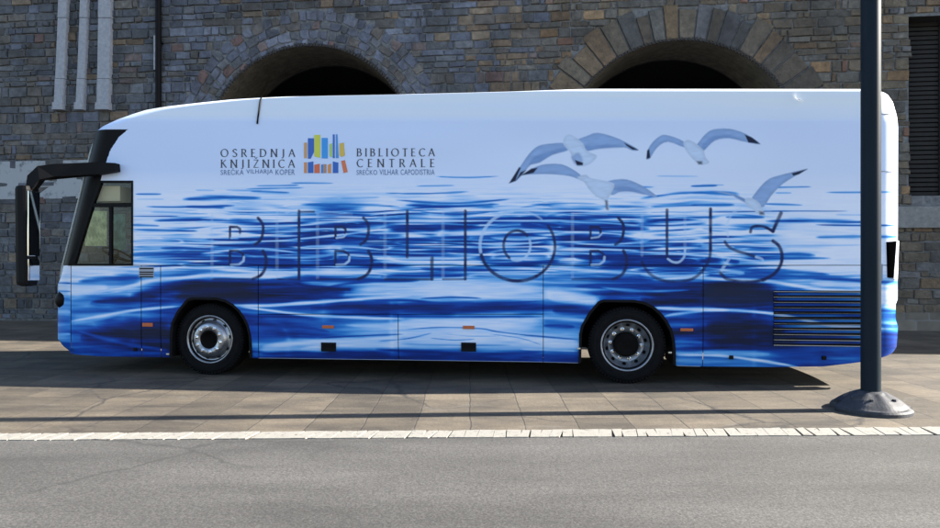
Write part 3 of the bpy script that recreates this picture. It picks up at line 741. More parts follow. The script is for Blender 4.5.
# rear side lamp recess with dark lens
hous = []
def corner_patch(name, P, mat, off):
    bm = bmesh.new(); a = []
    for (px, py) in P:
        X, Y, Z = skin(px, py); a.append((float(X), float(Y), float(Z)))
    c = Vector((0, -1, 0))
    n = Vector((.75, -.66, 0)).normalized()
    f = [bm.verts.new(Vector(p) + n * off) for p in a]; g = [bm.verts.new(Vector(p) - n * .02) for p in a]
    bm.faces.new(f)
    for i in range(len(a)): bm.faces.new((f[i], f[(i + 1) % len(a)], g[(i + 1) % len(a)], g[i]))
    return mk(name, bm, mat, bus)
corner_patch('tail_lamp', [(886.5, 242), (896, 241), (892, 278), (887.5, 277.5)], new_mat('dark_lens', (.0012, .0012, .0014), .9, spec=0.0), .03)
corner_patch('lamp_surround', [(897, 240.6), (901, 240.6), (898.5, 279.5), (893, 279)], M_ROOF, .028)
plate('fuel_flap', 881, 264, 882.6, 281, new_mat('grey_seal', (.2, .24, .32), .5), .004)
for (p, q) in (((870, 114), (893, 114)), ((862, 171.5), (894, 171.8))):
    pts = []
    for t in np.linspace(0, 1, 8):
        X, Y, Z = skin(p[0] + (q[0] - p[0]) * t, p[1]); pts.append((float(X), float(Y) - .002, float(Z)))
    bm = bmesh.new(); tube(bm, pts, .004, 6); mk('body_seam', bm, M_BLACK, bus)
# thin black strap over the cove, small catches
bm = bmesh.new(); pts = []
for (px, py) in ((259.6, 97.2), (259.3, 100), (258.9, 106), (258.5, 113), (258, 119), (257.6, 124)):
    X, Y, Z = skin(px, py); pts.append((float(X), float(Y) - .012, float(Z)))
tube(bm, pts, .012, 8); mk('gutter_strip', bm, M_BLACK, bus)
M_CATCH = new_mat('catch_metal', (.6, .58, .5), .3, .6)
for (px, py) in ((578.8, 348.4), (670, 352.5), (168, 354)):
    bm = bmesh.new(); p = L(px, py); box(bm, p.x - .022, p.x + .022, -.012, .01, p.z - .010, p.z + .010, bev=.003); mk('arch_catch', bm, M_CATCH, bus)
for (px, py) in ((731.5, 357.5), (824.5, 358), (135, 349.5)):
    bm = bmesh.new(); p = L(px, py); box(bm, p.x - .025, p.x + .025, -.006, .03, p.z - .025, p.z + .025, bev=.008); mk('jacking_point', bm, M_BLACK, bus)
bm = bmesh.new(); X, Y, Z = skin(799, 97)
pts = [(float(X) - .05, float(Y) - .01, float(Z) + .05), (float(X) - .02, float(Y) - .03, float(Z) - .02), (float(X) + .05, float(Y) - .03, float(Z) - .06)]
tube(bm, pts, .006, 6); mk('roof_glint', bm, new_mat('glint_chrome', (.85, .85, .85), .1, 1.0), bus)  # small chrome squiggle added in place of a white glint on the roof edge
# seams at the skirt edge: light sill strip
M_SILL = new_mat('sill_alloy', (.4, .43, .48), .35, .6)
for (x0, x1) in ((258.6, 543), (543.6, 578), (677, 700)):
    bm = bmesh.new(); n = 12; P = [(x0 + (x1 - x0) * i / n) for i in range(n + 1)]
    tube(bm, [tuple(L(p, float(BT(p)) - .3, .002)) for p in P], .004, 5); mk('sill_strip', bm, M_SILL, bus)

# ------------------------------------------------------------------ driver's window, cab
def frame_poly(name, outer, inner, mat, y0, y1, parent):
    bm = bmesh.new(); n = len(outer)
    o = [bm.verts.new(L(*p, y0)) for p in outer]; i = [bm.verts.new(L(*p, y0)) for p in inner]
    o2 = [bm.verts.new(Vector((v.co.x, y1, v.co.z))) for v in o]; i2 = [bm.verts.new(Vector((v.co.x, y1, v.co.z))) for v in i]
    for k in range(n):
        j = (k + 1) % n
        bm.faces.new((o[k], o[j], i[j], i[k])); bm.faces.new((i[k], i[j], i2[j], i2[k])); bm.faces.new((o2[k], o2[j], o[j], o[k]))
    return mk(name, bm, mat, parent)
INNER = [(101, 182.8), (131, 182.8), (131, 263.8), (74.5, 263.8), (92.5, 206)]
win = frame_poly('driver_window', [(98.5, 180.6), (132.9, 180.6), (132.9, 265.8), (68, 265.8), (90, 205)], INNER, M_BLACK, -.008, .05, bus)
bm = bmesh.new()
for (x0, y0, x1, y1) in ((93, 203.3, 131.5, 206.8), (109, 206, 111.6, 264)):
    a = L(x0, y0); b = L(x1, y1); box(bm, a.x, b.x, -.002 - random.random() * .002, .045, b.z, a.z)
mk('glazing_bar', bm, M_BLACK, win)
bm = bmesh.new(); bm.faces.new([bm.verts.new(L(*p, .018)) for p in INNER])
mk('pane', bm, M_GLASSC, win)

M_INT = new_mat('cab_trim', (.05, .05, .055), .7); M_SEAT = new_mat('seat_cloth', (.02, .022, .03), .9)
M_CURT = speckle(new_mat('pale_curtain', rough=.85), (.62, .64, .34), (.74, .74, .48), 3, stretch=(9, 1, .4), bump=.3, dist=.02)
xc0, xc1 = L(60, 270).x + .25, xa
bm = bmesh.new(); box(bm, xc0, xc1, .10, W - .10, .95, 1.06); mk('cab_floor', bm, M_INT, bus)
seat = bpy.data.objects.new('driver_seat', None); COL.objects.link(seat); seat.parent = bus; seat.location = (L(106, 260).x, .75, 1.05)
bm = bmesh.new(); box(bm, -.24, .24, -.25, .25, .38, .50, bev=.04); box(bm, -.1, .1, -.1, .1, 0, .38); mk('seat_cushion', bm, M_SEAT, seat)
bm = bmesh.new(); box(bm, .20, .32, -.24, .24, .45, 1.02, bev=.05); box(bm, .22, .31, -.13, .13, 1.03, 1.22, bev=.04); mk('seat_back', bm, M_SEAT, seat)
bm = bmesh.new(); box(bm, .215, .315, -.10, .10, 1.17, 1.232, bev=.02); mk('headrest_cover', bm, new_mat('red_cloth', (.4, .03, .03), .8), seat)
bm = bmesh.new()
pts = [Vector((.22 * math.cos(a), .22 * math.sin(a), 0)) for a in np.linspace(0, 2 * math.pi, 25)]
Mw = Matrix.Translation((L(84, 250).x, .75, 1.72)) @ Matrix.Rotation(math.radians(28), 4, 'Y')
tube(bm, [Mw @ p for p in pts], .014, 8, caps=False)
for a in (0, 2.1, 4.2): tube(bm, [Mw @ Vector((0, 0, -.03)), Mw @ Vector((.22 * math.cos(a), .22 * math.sin(a), 0))], .01, 6)
tube(bm, [Mw @ Vector((0, 0, 0)), Mw @ Vector((0, 0, -.45))], .03, 8)
mk('steering_wheel', bm, M_BLACK, bus)
bm = bmesh.new(); box(bm, L(66, 262).x + .04, L(82, 262).x, .25, W - .25, 1.06, 1.55, bev=.06); mk('dashboard', bm, M_INT, bus)
bm = bmesh.new(); prism(bm, [L(101, 186, .10), L(120, 186, .10), L(120, 201, .10), L(94, 201, .10)], Vector((0, .5, 0))); mk('sun_visor', bm, new_mat('visor_card', (.48, .40, .28), .8), bus)
# translucent sheets added behind the windscreen for the bright view through it
def view_sheet_mat(name, c, t):
    m = bpy.data.materials.new(name); m.use_nodes = True; nt = m.node_tree; nt.nodes.clear()
    o = nt.nodes.new('ShaderNodeOutputMaterial'); d_ = nt.nodes.new('ShaderNodeBsdfDiffuse'); tr = nt.nodes.new('ShaderNodeBsdfTranslucent'); mx = nt.nodes.new('ShaderNodeMixShader')
    no = nt.nodes.new('ShaderNodeTexNoise'); no.inputs['Scale'].default_value = 4; no.inputs['Detail'].default_value = 5
    cr = nt.nodes.new('ShaderNodeValToRGB'); cr.color_ramp.elements[0].position = .35; cr.color_ramp.elements[0].color = (*[q_ * .55 for q_ in c], 1); cr.color_ramp.elements[1].position = .65; cr.color_ramp.elements[1].color = (*c, 1)
    nt.links.new(no.outputs['Fac'], cr.inputs[0]); nt.links.new(cr.outputs[0], d_.inputs[0]); nt.links.new(cr.outputs[0], tr.inputs[0])
    mx.inputs[0].default_value = t; nt.links.new(d_.outputs[0], mx.inputs[1]); nt.links.new(tr.outputs[0], mx.inputs[2]); nt.links.new(mx.outputs[0], o.inputs[0])
    return m
def behind_screen(px, py, off=.10):
    ex = edgeF(py)[0] + off; y = .1
    for _ in range(12):
        y += (float(loc(px, py, y)[0]) - ex) / .45 * .8
    return L(px, py, max(.08, y))
for (x0, y0, x1, y1), mt_ in ((BL1, view_sheet_mat('pale_view_sheet', (.86, .86, .50), .6)), (BL2, view_sheet_mat('green_view_sheet', (.30, .44, .38), .5))):
    bm = bmesh.new(); n = 22; pr_ = None
    for i_ in range(n + 1):
        x = x0 + (x1 - x0) * i_ / n; w_ = Vector((.008 * math.sin(i_ * 1.7), 0, 0))
        q_ = [bm.verts.new(behind_screen(x, yy) + w_) for yy in np.linspace(y0, y1, 6)]
        if pr_:
            for a_, b_, c_, d_ in zip(pr_, q_, q_[1:], pr_[1:]): bm.faces.new((a_, b_, c_, d_))
        pr_ = q_
    mk('bright_view_sheet', bm, mt_, bus)

# windscreen bright trim along the pillar
bm = bmesh.new()
pts = []
for py in np.linspace(142, 278, 14):
    X, Y, Z = skin(XF(py) + 4.2, py); pts.append((float(X), float(Y) - .012, float(Z)))
tube(bm, pts, [.004] + [.014] * 12 + [.004], 8); mk('windscreen_trim', bm, new_mat('grey_trim', (.34, .37, .36), .35), bus)
# mirror
mir = bpy.data.objects.new('mirror', None); COL.objects.link(mir); mir.parent = bus
bm = bmesh.new()
A = [L(117, 163.5, -.08), L(117.8, 171.5, -.08), L(100, 174.6, -.10), L(56, 177, -.22), L(42, 180, -.28), L(34, 190, -.30), L(28, 190, -.30), L(30, 176, -.28), L(40, 166.5, -.26), L(56, 164.5, -.22), L(100, 162.6, -.10)]
f = [bm.verts.new(p + Vector((0, -.05, 0))) for p in A]; g = [bm.verts.new(p + Vector((0, .06, 0))) for p in A]
bm.faces.new(f); bm.faces.new(g[::-1])
for i in range(len(A)): bm.faces.new((f[i], g[i], g[(i + 1) % len(A)], f[(i + 1) % len(A)]))
bmesh.ops.triangulate(bm, faces=bm.faces)
mk('mirror_arm', bm, M_BLACK, mir)
bm = bmesh.new(); c = L(29.5, 246, -.30)
zb_, zt_ = L(0, 286, -.3).z, L(0, 186, -.3).z
vs = box(bm, c.x - .13, c.x + .06, -.43, -.17, zb_, zt_, bev=.06)
for v_ in bm.verts:
    t_ = (v_.co.z - zb_) / (zt_ - zb_); v_.co.x += .05 * math.sin(math.pi * t_) * (-1 if v_.co.x < c.x else .25); v_.co.y = -.30 + (v_.co.y + .30) * (.8 + .2 * t_)
head = mk('mirror_head', bm, M_BLACK, mir, False)
bm = bmesh.new(); box(bm, c.x + .055, c.x + .075, -.405, -.195, zb_ + .42, zt_ - .08, bev=.008); box(bm, c.x + .055, c.x + .074, -.40, -.20, zb_ + .08, zb_ + .38, bev=.008)
mk('mirror_glass', bm, new_mat('mirror_silver', (.7, .72, .74), .05, 1.0), head)
bm = bmesh.new(); c = L(58, 300, -.02)
lathe(bm, [(0, -.10), (.08, -.09), (.13, -.05), (.15, .0), (.13, .05), (0, .06)], 24, 'Y', (c.x + .02, .10, c.z)); mk('fog_lamp', bm, M_BLACKG, bus, True)

# ------------------------------------------------------------------ lettering and logo on the side
YT = -.0035
def sheet_poly(bm, pts):
    vs = [bm.verts.new(L(x, y, YT)) for x, y in pts]
    bm.faces.new(vs)
# small stroke alphabet: unit box x 0..w, y 0 (top)..1 (bottom)
def A_(*p): return list(p)
def circ(cx, cy, rx, ry, a0, a1, n=14): return [(cx + rx * math.cos(math.radians(a0 + (a1 - a0) * i / n)), cy + ry * math.sin(math.radians(a0 + (a1 - a0) * i / n))) for i in range(n + 1)]
GL = {
 'O': (1.0, [circ(.5, .5, .44, .5, 0, 360, 24)]),
 'S': (.62, [smooth_poly([(.55, .12), (.35, 0), (.12, .1), (.12, .3), (.35, .47), (.54, .65), (.5, .9), (.28, 1), (.04, .88)], 4)]),
 'R': (.72, [[(.1, 0), (.1, 1)], [(.1, .02), (.35, .02)] + circ(.35, .26, .2, .24, -90, 90, 8) + [(.1, .5)], [(.32, .5), (.68, 1)]]),
 'E': (.6, [[(.1, 0), (.1, 1)], [(.1, .02), (.52, .02)], [(.1, .48), (.44, .48)], [(.1, .98), (.54, .98)]]),
 'D': (.88, [[(.1, 0), (.1, 1)], [(.1, .02), (.35, .02)] + circ(.36, .5, .42, .48, -90, 90, 12) + [(.1, .98)]]),
 'N': (.86, [[(.1, 1), (.1, 0)], [(.1, 0), (.76, 1)], [(.76, 1), (.76, 0)]]),
 'J': (.4, [[(.26, 0), (.26, .95), (.18, 1.12), (.04, 1.15)]]),
 'A': (.8, [[(.03, 1), (.4, 0)], [(.4, 0), (.77, 1)], [(.17, .64), (.63, .64)]]),
 'K': (.76, [[(.1, 0), (.1, 1)], [(.62, 0), (.12, .52)], [(.25, .42), (.7, 1)]]),
 'I': (.22, [[(.11, 0), (.11, 1)]]),
 'Z': (.7, [[(.08, .02), (.62, .02)], [(.62, .02), (.06, .98)], [(.06, .98), (.66, .98)]]),
 'C': (.8, [circ(.48, .5, .42, .5, -48, -312, 18)]),
 'B': (.66, [[(.1, 0), (.1, 1)], [(.1, .02), (.3, .02)] + circ(.3, .24, .2, .22, -90, 90, 8) + [(.1, .46)], [(.1, .47), (.34, .47)] + circ(.34, .725, .24, .255, -90, 90, 8) + [(.1, .98)]]),
 'L': (.56, [[(.1, 0), (.1, 1)], [(.1, .98), (.54, .98)]]),
 'T': (.74, [[(.37, 0), (.37, 1)], [(.03, .02), (.71, .02)]]),
}
def stroke_text(name, text, x0, x1, ytop, h, mat, skew=0.0):
    sc = h
    chars = [('Z', True) if c == 'Ž' else (c, False) for c in text]
    tot = sum(GL[c][0] * sc for c, _ in chars); gap = (x1 - x0 - tot) / max(1, len(chars) - 1)
    x = x0; kk = 0; bm = None
    word = bpy.data.objects.new(name, None); COL.objects.link(word); word.parent = bus
    def seg(p, q, wd):
        nonlocal kk
        a = Vector((p[0], p[1], 0)); b = Vector((q[0], q[1], 0)); d = (b - a)
        if d.length < 1e-5: return
        d.normalize(); nrm = Vector((-d.y, d.x, 0)) * wd; e = d * .12
        ps = [a - e - nrm, b + e - nrm, b + e + nrm, a - e + nrm]
        y = YT - (kk % 7) * .00012; kk += 1
        bm.faces.new([bm.verts.new(L(v.x, v.y, y)) for v in ps])
    for c, caron in chars:
        w, strokes = GL[c]; bm = bmesh.new()
        for s in strokes:
            for p, q in zip(s, s[1:]):
                P = (x + p[0] * sc, ytop + p[1] * sc); Q = (x + q[0] * sc, ytop + q[1] * sc)
                dd = math.hypot(Q[0] - P[0], Q[1] - P[1]) + 1e-9
                vert = abs(Q[1] - P[1]) / dd
                rise = (Q[1] - P[1]) * (Q[0] - P[0]) < 0
                wd = .26 + .34 * vert - (.18 if (rise and .4 < vert < .98) else 0)
                seg(P, Q, wd)
            if len(s) == 2 and abs(s[0][0] - s[1][0]) < .01:   # serifs
                for yy in (s[0][1], s[1][1]):
                    seg((x + s[0][0] * sc - .9, ytop + yy * sc), (x + s[0][0] * sc + .9, ytop + yy * sc), .22)
        if caron:
            seg((x + .2 * sc, ytop - 2.6), (x + .35 * sc, ytop - 1.2), .3); seg((x + .35 * sc, ytop - 1.2), (x + .5 * sc, ytop - 2.6), .3)
        mk('letter', bm, mat, word)
        x += w * sc + gap
stroke_text('lettering', 'OSREDNJA', 220.6, 294.8, 149.2, 7.6, M_TEXT)
stroke_text('lettering', 'KNJIŽNICA', 220.8, 294.6, 159.8, 7.8, M_TEXT)
stroke_text('lettering', 'BIBLIOTECA', 356.8, 434.6, 148.6, 7.6, M_TEXT)
stroke_text('lettering', 'CENTRALE', 356.8, 434.8, 159.2, 7.8, M_TEXT)

def font_text(name, s, x0, x1, ytop, ybot, mat):
    cu = bpy.data.curves.new(name, 'FONT'); cu.body = s; cu.size = 1.0; cu.space_character = 1.08; cu.resolution_u = 3
    ob = bpy.data.objects.new(name, cu); COL.objects.link(ob)
    bpy.context.view_layer.update()
    me = bpy.data.meshes.new_from_object(ob.evaluated_get(bpy.context.evaluated_depsgraph_get()))
    bpy.data.objects.remove(ob)
    c = np.empty(len(me.vertices) * 3, np.float32); me.vertices.foreach_get('co', c); c = c.reshape(-1, 3)
    mn, mxx = c.min(0), c.max(0)
    px = x0 + (c[:, 0] - mn[0]) / (mxx[0] - mn[0]) * (x1 - x0); py = ybot - (c[:, 1] - mn[1]) / (mxx[1] - mn[1]) * (ybot - ytop)
    X, Y, Z = loc(px, py, YT); c = np.stack([X, Y, Z], -1).astype(np.float32); me.vertices.foreach_set('co', c.ravel()); me.update()
    me.materials.clear()
    return finish(name, me, mat, bus)
for words, x0, x1 in ((('SREČKA', 'VILHARJA', 'KOPER'), 220.6, 294.8), (('SREČKO', 'VILHAR', 'CAPODISTRIA'), 356.6, 434.6)):
    wt = [sum(.45 if ch in 'IJ' else 1 for ch in w_) for w_ in words]; sp_ = .7; tot = sum(wt) + sp_ * 2; xx = x0
    for w_, l_ in zip(words, wt):
        e_ = xx + l_ / tot * (x1 - x0); font_text('small_lettering', w_, xx, e_, 168.2 if 'Č' in w_ else 169.4, 174.9, M_TEXT2); xx = e_ + sp_ / tot * (x1 - x0)

def q(a, b): return (200 + a / 3.615, 115 + b / 3.615)
LOGO = [((.55,.30,.12), [(376,100),(387,100),(387,156),(376,156)]), ((.02,.11,.45), [(390,84),(412,84),(412,134),(400,158),(390,158)]),
 ((.55,.58,.06), [(413,72),(435,72),(435,155),(413,150)]), ((.03,.28,.70), [(440,83),(462,83),(462,157),(440,157)]),
 ((.35,.55,.15), [(468,106),(478,102),(478,154),(468,148)]), ((.02,.13,.50), [(480,70),(487,70),(487,156),(480,156)]), ((.06,.25,.6), [(491,70),(497,70),(501,156),(491,156)]),
 ((.6,.42,.08), [(504,103),(520,100),(524,146),(512,152),(504,146)]),
 ((.6,.24,.08), [(376,171),(387,171),(387,210),(376,210)]), ((.02,.11,.45), [(390,171),(410,168),(410,210),(390,210)]), ((.62,.13,.05), [(413,180),(433,176),(433,210),(413,210)]),
 ((.03,.2,.55), [(438,180),(445,178),(445,210),(438,210)]), ((.42,.22,.15), [(446,178),(457,178),(457,210),(446,210)]), ((.6,.25,.08), [(462,180),(474,176),(474,210),(462,210)]),
 ((.02,.11,.45), [(480,168),(500,172),(500,210),(480,210)]), ((.62,.16,.06), [(510,166),(524,163),(534,206),(519,210)])]
logo = bpy.data.objects.new('logo', None); COL.objects.link(logo); logo.parent = bus
for i, (c, P) in enumerate(LOGO):
    bm = bmesh.new(); sheet_poly(bm, [q(*p) for p in P]); mk('book_mark', bm, new_mat('logo_ink_%d' % i, c, .45), logo)

# ------------------------------------------------------------------ the stone building
WY = 7.8
bld = empty('stone_building', 'long grey and ochre rubble stone building with dark arched openings behind the bus', 'building', tuple(P0), -YAW)
def arch_spec(cx, cy, rpx):
    c = L(cx, cy, WY); r = L(cx + rpx, cy, WY).x - c.x
    return c.x, c.z, r
A1 = arch_spec(308, 154, 106); A2 = arch_spec(679, 158.5, 124)
def inner_spec(A, k, icx, icy, ir):
    d = (A_D(A) / k) - A_D(A); y = WY + d
    c = L(icx, icy, y); r = L(icx + ir, icy, y).x - c.x
    return d, c.x, c.z, r
def A_D(A):
    return (A[0] - CL[0]) * U[1] + (WY - CL[1]) * V[1]
I1 = inner_spec(A1, .868, 330, 157, 90); I2 = inner_spec(A2, .885, 667, 161, 106)
XL, XRw, ZT = -26.0, 47.0, 13.2
def stone_mat():
    m = new_mat('stone_blocks', rough=.88)
    a = N(m, 'ShaderNodeAttribute', attribute_name='tone')
    tc = N(m, 'ShaderNodeTexCoord')
    n1 = N(m, 'ShaderNodeTexNoise'); n1.inputs['Scale'].default_value = 7; n1.inputs['Detail'].default_value = 9; n1.inputs['Roughness'].default_value = .7
    LK(m, tc.outputs['Object'], n1.inputs['Vector'])
    mr = N(m, 'ShaderNodeMapRange'); mr.inputs['From Min'].default_value = .3; mr.inputs['From Max'].default_value = .7; mr.inputs['To Min'].default_value = .55; mr.inputs['To Max'].default_value = 1.4
    LK(m, n1.outputs['Fac'], mr.inputs['Value'])
    mx = N(m, 'ShaderNodeVectorMath', operation='SCALE'); LK(m, a.outputs['Color'], mx.inputs[0]); LK(m, mr.outputs[0], mx.inputs['Scale'])
    # soot stains
    n3 = N(m, 'ShaderNodeTexNoise'); n3.inputs['Scale'].default_value = .9; n3.inputs['Detail'].default_value = 5; LK(m, tc.outputs['Object'], n3.inputs['Vector'])
    mr3 = N(m, 'ShaderNodeMapRange'); mr3.inputs['From Min'].default_value = .35; mr3.inputs['From Max'].default_value = .6; mr3.inputs['To Min'].default_value = .6; mr3.inputs['To Max'].default_value = 1.1
    LK(m, n3.outputs['Fac'], mr3.inputs['Value'])
    m2 = N(m, 'ShaderNodeVectorMath', operation='SCALE'); LK(m, mx.outputs[0], m2.inputs[0]); LK(m, mr3.outputs[0], m2.inputs['Scale'])
    LK(m, m2.outputs[0], BS(m).inputs['Base Color'])
    n2 = N(m, 'ShaderNodeTexNoise'); n2.inputs['Scale'].default_value = 16; n2.inputs['Detail'].default_value = 8; LK(m, tc.outputs['Object'], n2.inputs['Vector'])
    bp = N(m, 'ShaderNodeBump'); bp.inputs['Strength'].default_value = .9; bp.inputs['Distance'].default_value = .03
    LK(m, n2.outputs['Fac'], bp.inputs['Height']); LK(m, bp.outputs[0], BS(m).inputs['Normal'])
    return m
M_STONE = stone_mat()
M_MORTAR = speckle(new_mat('mortar', rough=.95), (.065, .07, .076), (.19, .195, .20), 9, 9, bump=.8, dist=.03)
def far_stone():
    m = new_mat('coursed_stone', rough=.9)
    tc = N(m, 'ShaderNodeTexCoord'); sp = N(m, 'ShaderNodeSeparateXYZ'); cb = N(m, 'ShaderNodeCombineXYZ')
    LK(m, tc.outputs['Object'], sp.inputs[0]); ad = N(m, 'ShaderNodeMath', operation='ADD'); LK(m, sp.outputs['X'], ad.inputs[0]); LK(m, sp.outputs['Y'], ad.inputs[1]); LK(m, ad.outputs[0], cb.inputs['X']); LK(m, sp.outputs['Z'], cb.inputs['Y'])
    br = N(m, 'ShaderNodeTexBrick'); br.inputs['Scale'].default_value = 1; br.inputs['Brick Width'].default_value = .52; br.inputs['Row Height'].default_value = .26; br.inputs['Mortar Size'].default_value = .015
    br.inputs['Color1'].default_value = (.10, .09, .075, 1); br.inputs['Color2'].default_value = (.17, .15, .12, 1); br.inputs['Mortar'].default_value = (.16, .155, .15, 1)
    no = N(m, 'ShaderNodeTexNoise'); no.inputs['Scale'].default_value = 3; no.inputs['Detail'].default_value = 6
    mxv = N(m, 'ShaderNodeMix', data_type='RGBA'); mxv.inputs['Factor'].default_value = .06; LK(m, cb.outputs[0], mxv.inputs[6]); LK(m, no.outputs['Color'], mxv.inputs[7]); LK(m, mxv.outputs[2], br.inputs['Vector']); LK(m, tc.outputs['Object'], no.inputs['Vector'])
    mm = N(m, 'ShaderNodeMapRange'); mm.inputs['To Min'].default_value = .5; mm.inputs['To Max'].default_value = 1.5; LK(m, no.outputs['Fac'], mm.inputs['Value'])
    ms = N(m, 'ShaderNodeVectorMath', operation='SCALE'); LK(m, br.outputs['Color'], ms.inputs[0]); LK(m, mm.outputs[0], ms.inputs['Scale']); LK(m, ms.outputs[0], BS(m).inputs['Base Color'])
    bp = N(m, 'ShaderNodeBump'); bp.inputs['Strength'].default_value = .6; bp.inputs['Distance'].default_value = .03; bp.invert = True
    LK(m, br.outputs['Fac'], bp.inputs['Height']); LK(m, bp.outputs[0], BS(m).inputs['Normal'])
    return m
M_FSTONE = far_stone()
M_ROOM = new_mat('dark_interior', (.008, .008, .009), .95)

# niche at the right-hand edge
NX0, NX1, NZ0, NZ1 = L(908.5, 100, WY).x, L(908.5, 100, WY).x + 1.9, L(908, 196, WY).z, L(908, 196, WY).z + 4.2
# wall face with openings, as strips
bm = bmesh.new()
def openings(x):
    """list of closed intervals [z0,z1] that are open at x"""
    r = []
    for (cx, cz, rad) in (A1, A2):
        if abs(x - cx) < rad: r.append((0, cz + math.sqrt(rad * rad - (x - cx) ** 2)))
    if NX0 < x < NX1: r.append((NZ0, NZ1))
    return r
xs = [XL, XRw, NX0, NX1]
for (cx, cz, rad) in (A1, A2): xs += [cx + rad * math.cos(t) for t in np.linspace(0, math.pi, 49)]
xs = sorted(set(round(x, 5) for x in xs))
def vface(x0, x1, za0, za1, zb0, zb1, y=WY):
    bm.faces.new([bm.verts.new((x0, y, za0)), bm.verts.new((x1, y, zb0)), bm.verts.new((x1, y, zb1)), bm.verts.new((x0, y, za1))])
for x0, x1 in zip(xs, xs[1:]):
    xm = (x0 + x1) / 2; ar = None
    for (cx, cz, rad) in (A1, A2):
        if abs(xm - cx) < rad: ar = (cx, cz, rad)
    if ar:
        cx, cz, rad = ar; f = lambda x: cz + math.sqrt(max(0, rad * rad - (x - cx) ** 2))
        vface(x0, x1, f(x0), ZT, f(x1), ZT)
    elif NX0 < xm < NX1:
        vface(x0, x1, 0, NZ0, 0, NZ0); vface(x0, x1, NZ1, ZT, NZ1, ZT)
    else: vface(x0, x1, 0, ZT, 0, ZT)
wall = mk('wall', bm, M_MORTAR, bld)
# the building's mass: ends, back, top
bm = bmesh.new()
for P in ([(XL, WY, 0), (XL, WY + 12, 0), (XL, WY + 12, ZT), (XL, WY, ZT)], [(XRw, WY, 0), (XRw, WY, ZT), (XRw, WY + 12, ZT), (XRw, WY + 12, 0)], [(XL, WY + 12, 0), (XRw, WY + 12, 0), (XRw, WY + 12, ZT), (XL, WY + 12, ZT)]):
    bm.faces.new([bm.verts.new(p) for p in P])
mk('outer_wall', bm, M_FSTONE, bld)
bm = bmesh.new(); box(bm, XL - .3, XRw + .3, WY - .35, WY + 12.3, ZT, ZT + .35); mk('roof', bm, M_FSTONE, bld)
# arch barrels and dark rooms
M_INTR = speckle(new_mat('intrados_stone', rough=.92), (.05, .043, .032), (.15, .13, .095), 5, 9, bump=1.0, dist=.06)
for (cx, cz, rad), (D, ix, iz, ir) in ((A1, I1), (A2, I2)):
    bm = bmesh.new()
    pf = lambda cx, cz, rad: [(cx - rad, 0), (cx - rad, cz * .5), (cx - rad, cz)] + [(cx + rad * math.cos(t), cz + rad * math.sin(t)) for t in np.linspace(math.pi, 0, 61)[1:-1]] + [(cx + rad, cz), (cx + rad, cz * .5), (cx + rad, 0)]
    pa, pb_ = pf(cx, cz, rad), pf(ix, iz, ir); ny = 12; prof = pa
    rings = [[bm.verts.new((a[0] + (b[0] - a[0]) * k / ny, WY + D * k / ny, a[1] + (b[1] - a[1]) * k / ny)) for a, b in zip(pa, pb_)] for k in range(ny + 1)]
    for a, b in zip(rings, rings[1:]):
        for i in range(len(prof) - 1): bm.faces.new((a[i], a[i + 1], b[i + 1], b[i]))
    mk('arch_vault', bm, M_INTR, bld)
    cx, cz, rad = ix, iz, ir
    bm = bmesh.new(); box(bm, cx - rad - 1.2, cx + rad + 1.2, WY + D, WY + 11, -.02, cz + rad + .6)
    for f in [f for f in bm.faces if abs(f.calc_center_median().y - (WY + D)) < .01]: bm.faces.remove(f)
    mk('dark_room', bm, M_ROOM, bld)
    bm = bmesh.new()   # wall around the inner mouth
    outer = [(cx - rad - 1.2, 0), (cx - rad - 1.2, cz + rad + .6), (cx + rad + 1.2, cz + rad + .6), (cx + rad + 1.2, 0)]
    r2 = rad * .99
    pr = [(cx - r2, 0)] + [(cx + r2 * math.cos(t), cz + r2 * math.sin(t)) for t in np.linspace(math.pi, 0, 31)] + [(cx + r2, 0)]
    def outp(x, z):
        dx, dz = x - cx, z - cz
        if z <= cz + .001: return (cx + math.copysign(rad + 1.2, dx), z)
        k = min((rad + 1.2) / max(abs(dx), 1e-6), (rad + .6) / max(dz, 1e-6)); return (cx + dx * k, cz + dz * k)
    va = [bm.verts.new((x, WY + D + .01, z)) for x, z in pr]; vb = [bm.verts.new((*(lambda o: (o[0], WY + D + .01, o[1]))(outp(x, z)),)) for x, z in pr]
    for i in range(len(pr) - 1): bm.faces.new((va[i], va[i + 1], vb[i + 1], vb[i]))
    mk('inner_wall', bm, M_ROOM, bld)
bm = bmesh.new(); box(bm, NX0, NX1, WY, WY + .9, NZ0, NZ1)
for f in [f for f in bm.faces if abs(f.calc_center_median().y - WY) < .01]: bm.faces.remove(f)
mk('window_recess', bm, M_ROOM, bld)

M_SHUT = speckle(new_mat('old_timber', rough=.8), (.006, .005, .005), (.014, .012, .011), 6, stretch=(1, 1, .2))
bm = bmesh.new()
for k in range(int((NZ1 - NZ0) / .11)): box(bm, NX0 + .08, NX1 - .08, WY + .42 + .03, WY + .47 + .03, NZ0 + .05 + k * .11, NZ0 + .05 + k * .11 + .08)
box(bm, NX0, NX0 + .09, WY + .40, WY + .52, NZ0, NZ1); box(bm, NX1 - .09, NX1, WY + .40, WY + .52, NZ0, NZ1); box(bm, (NX0 + NX1) / 2 - .05, (NX0 + NX1) / 2 + .05, WY + .40, WY + .519, NZ0, NZ1)
mk('shutter', bm, M_SHUT, bld)

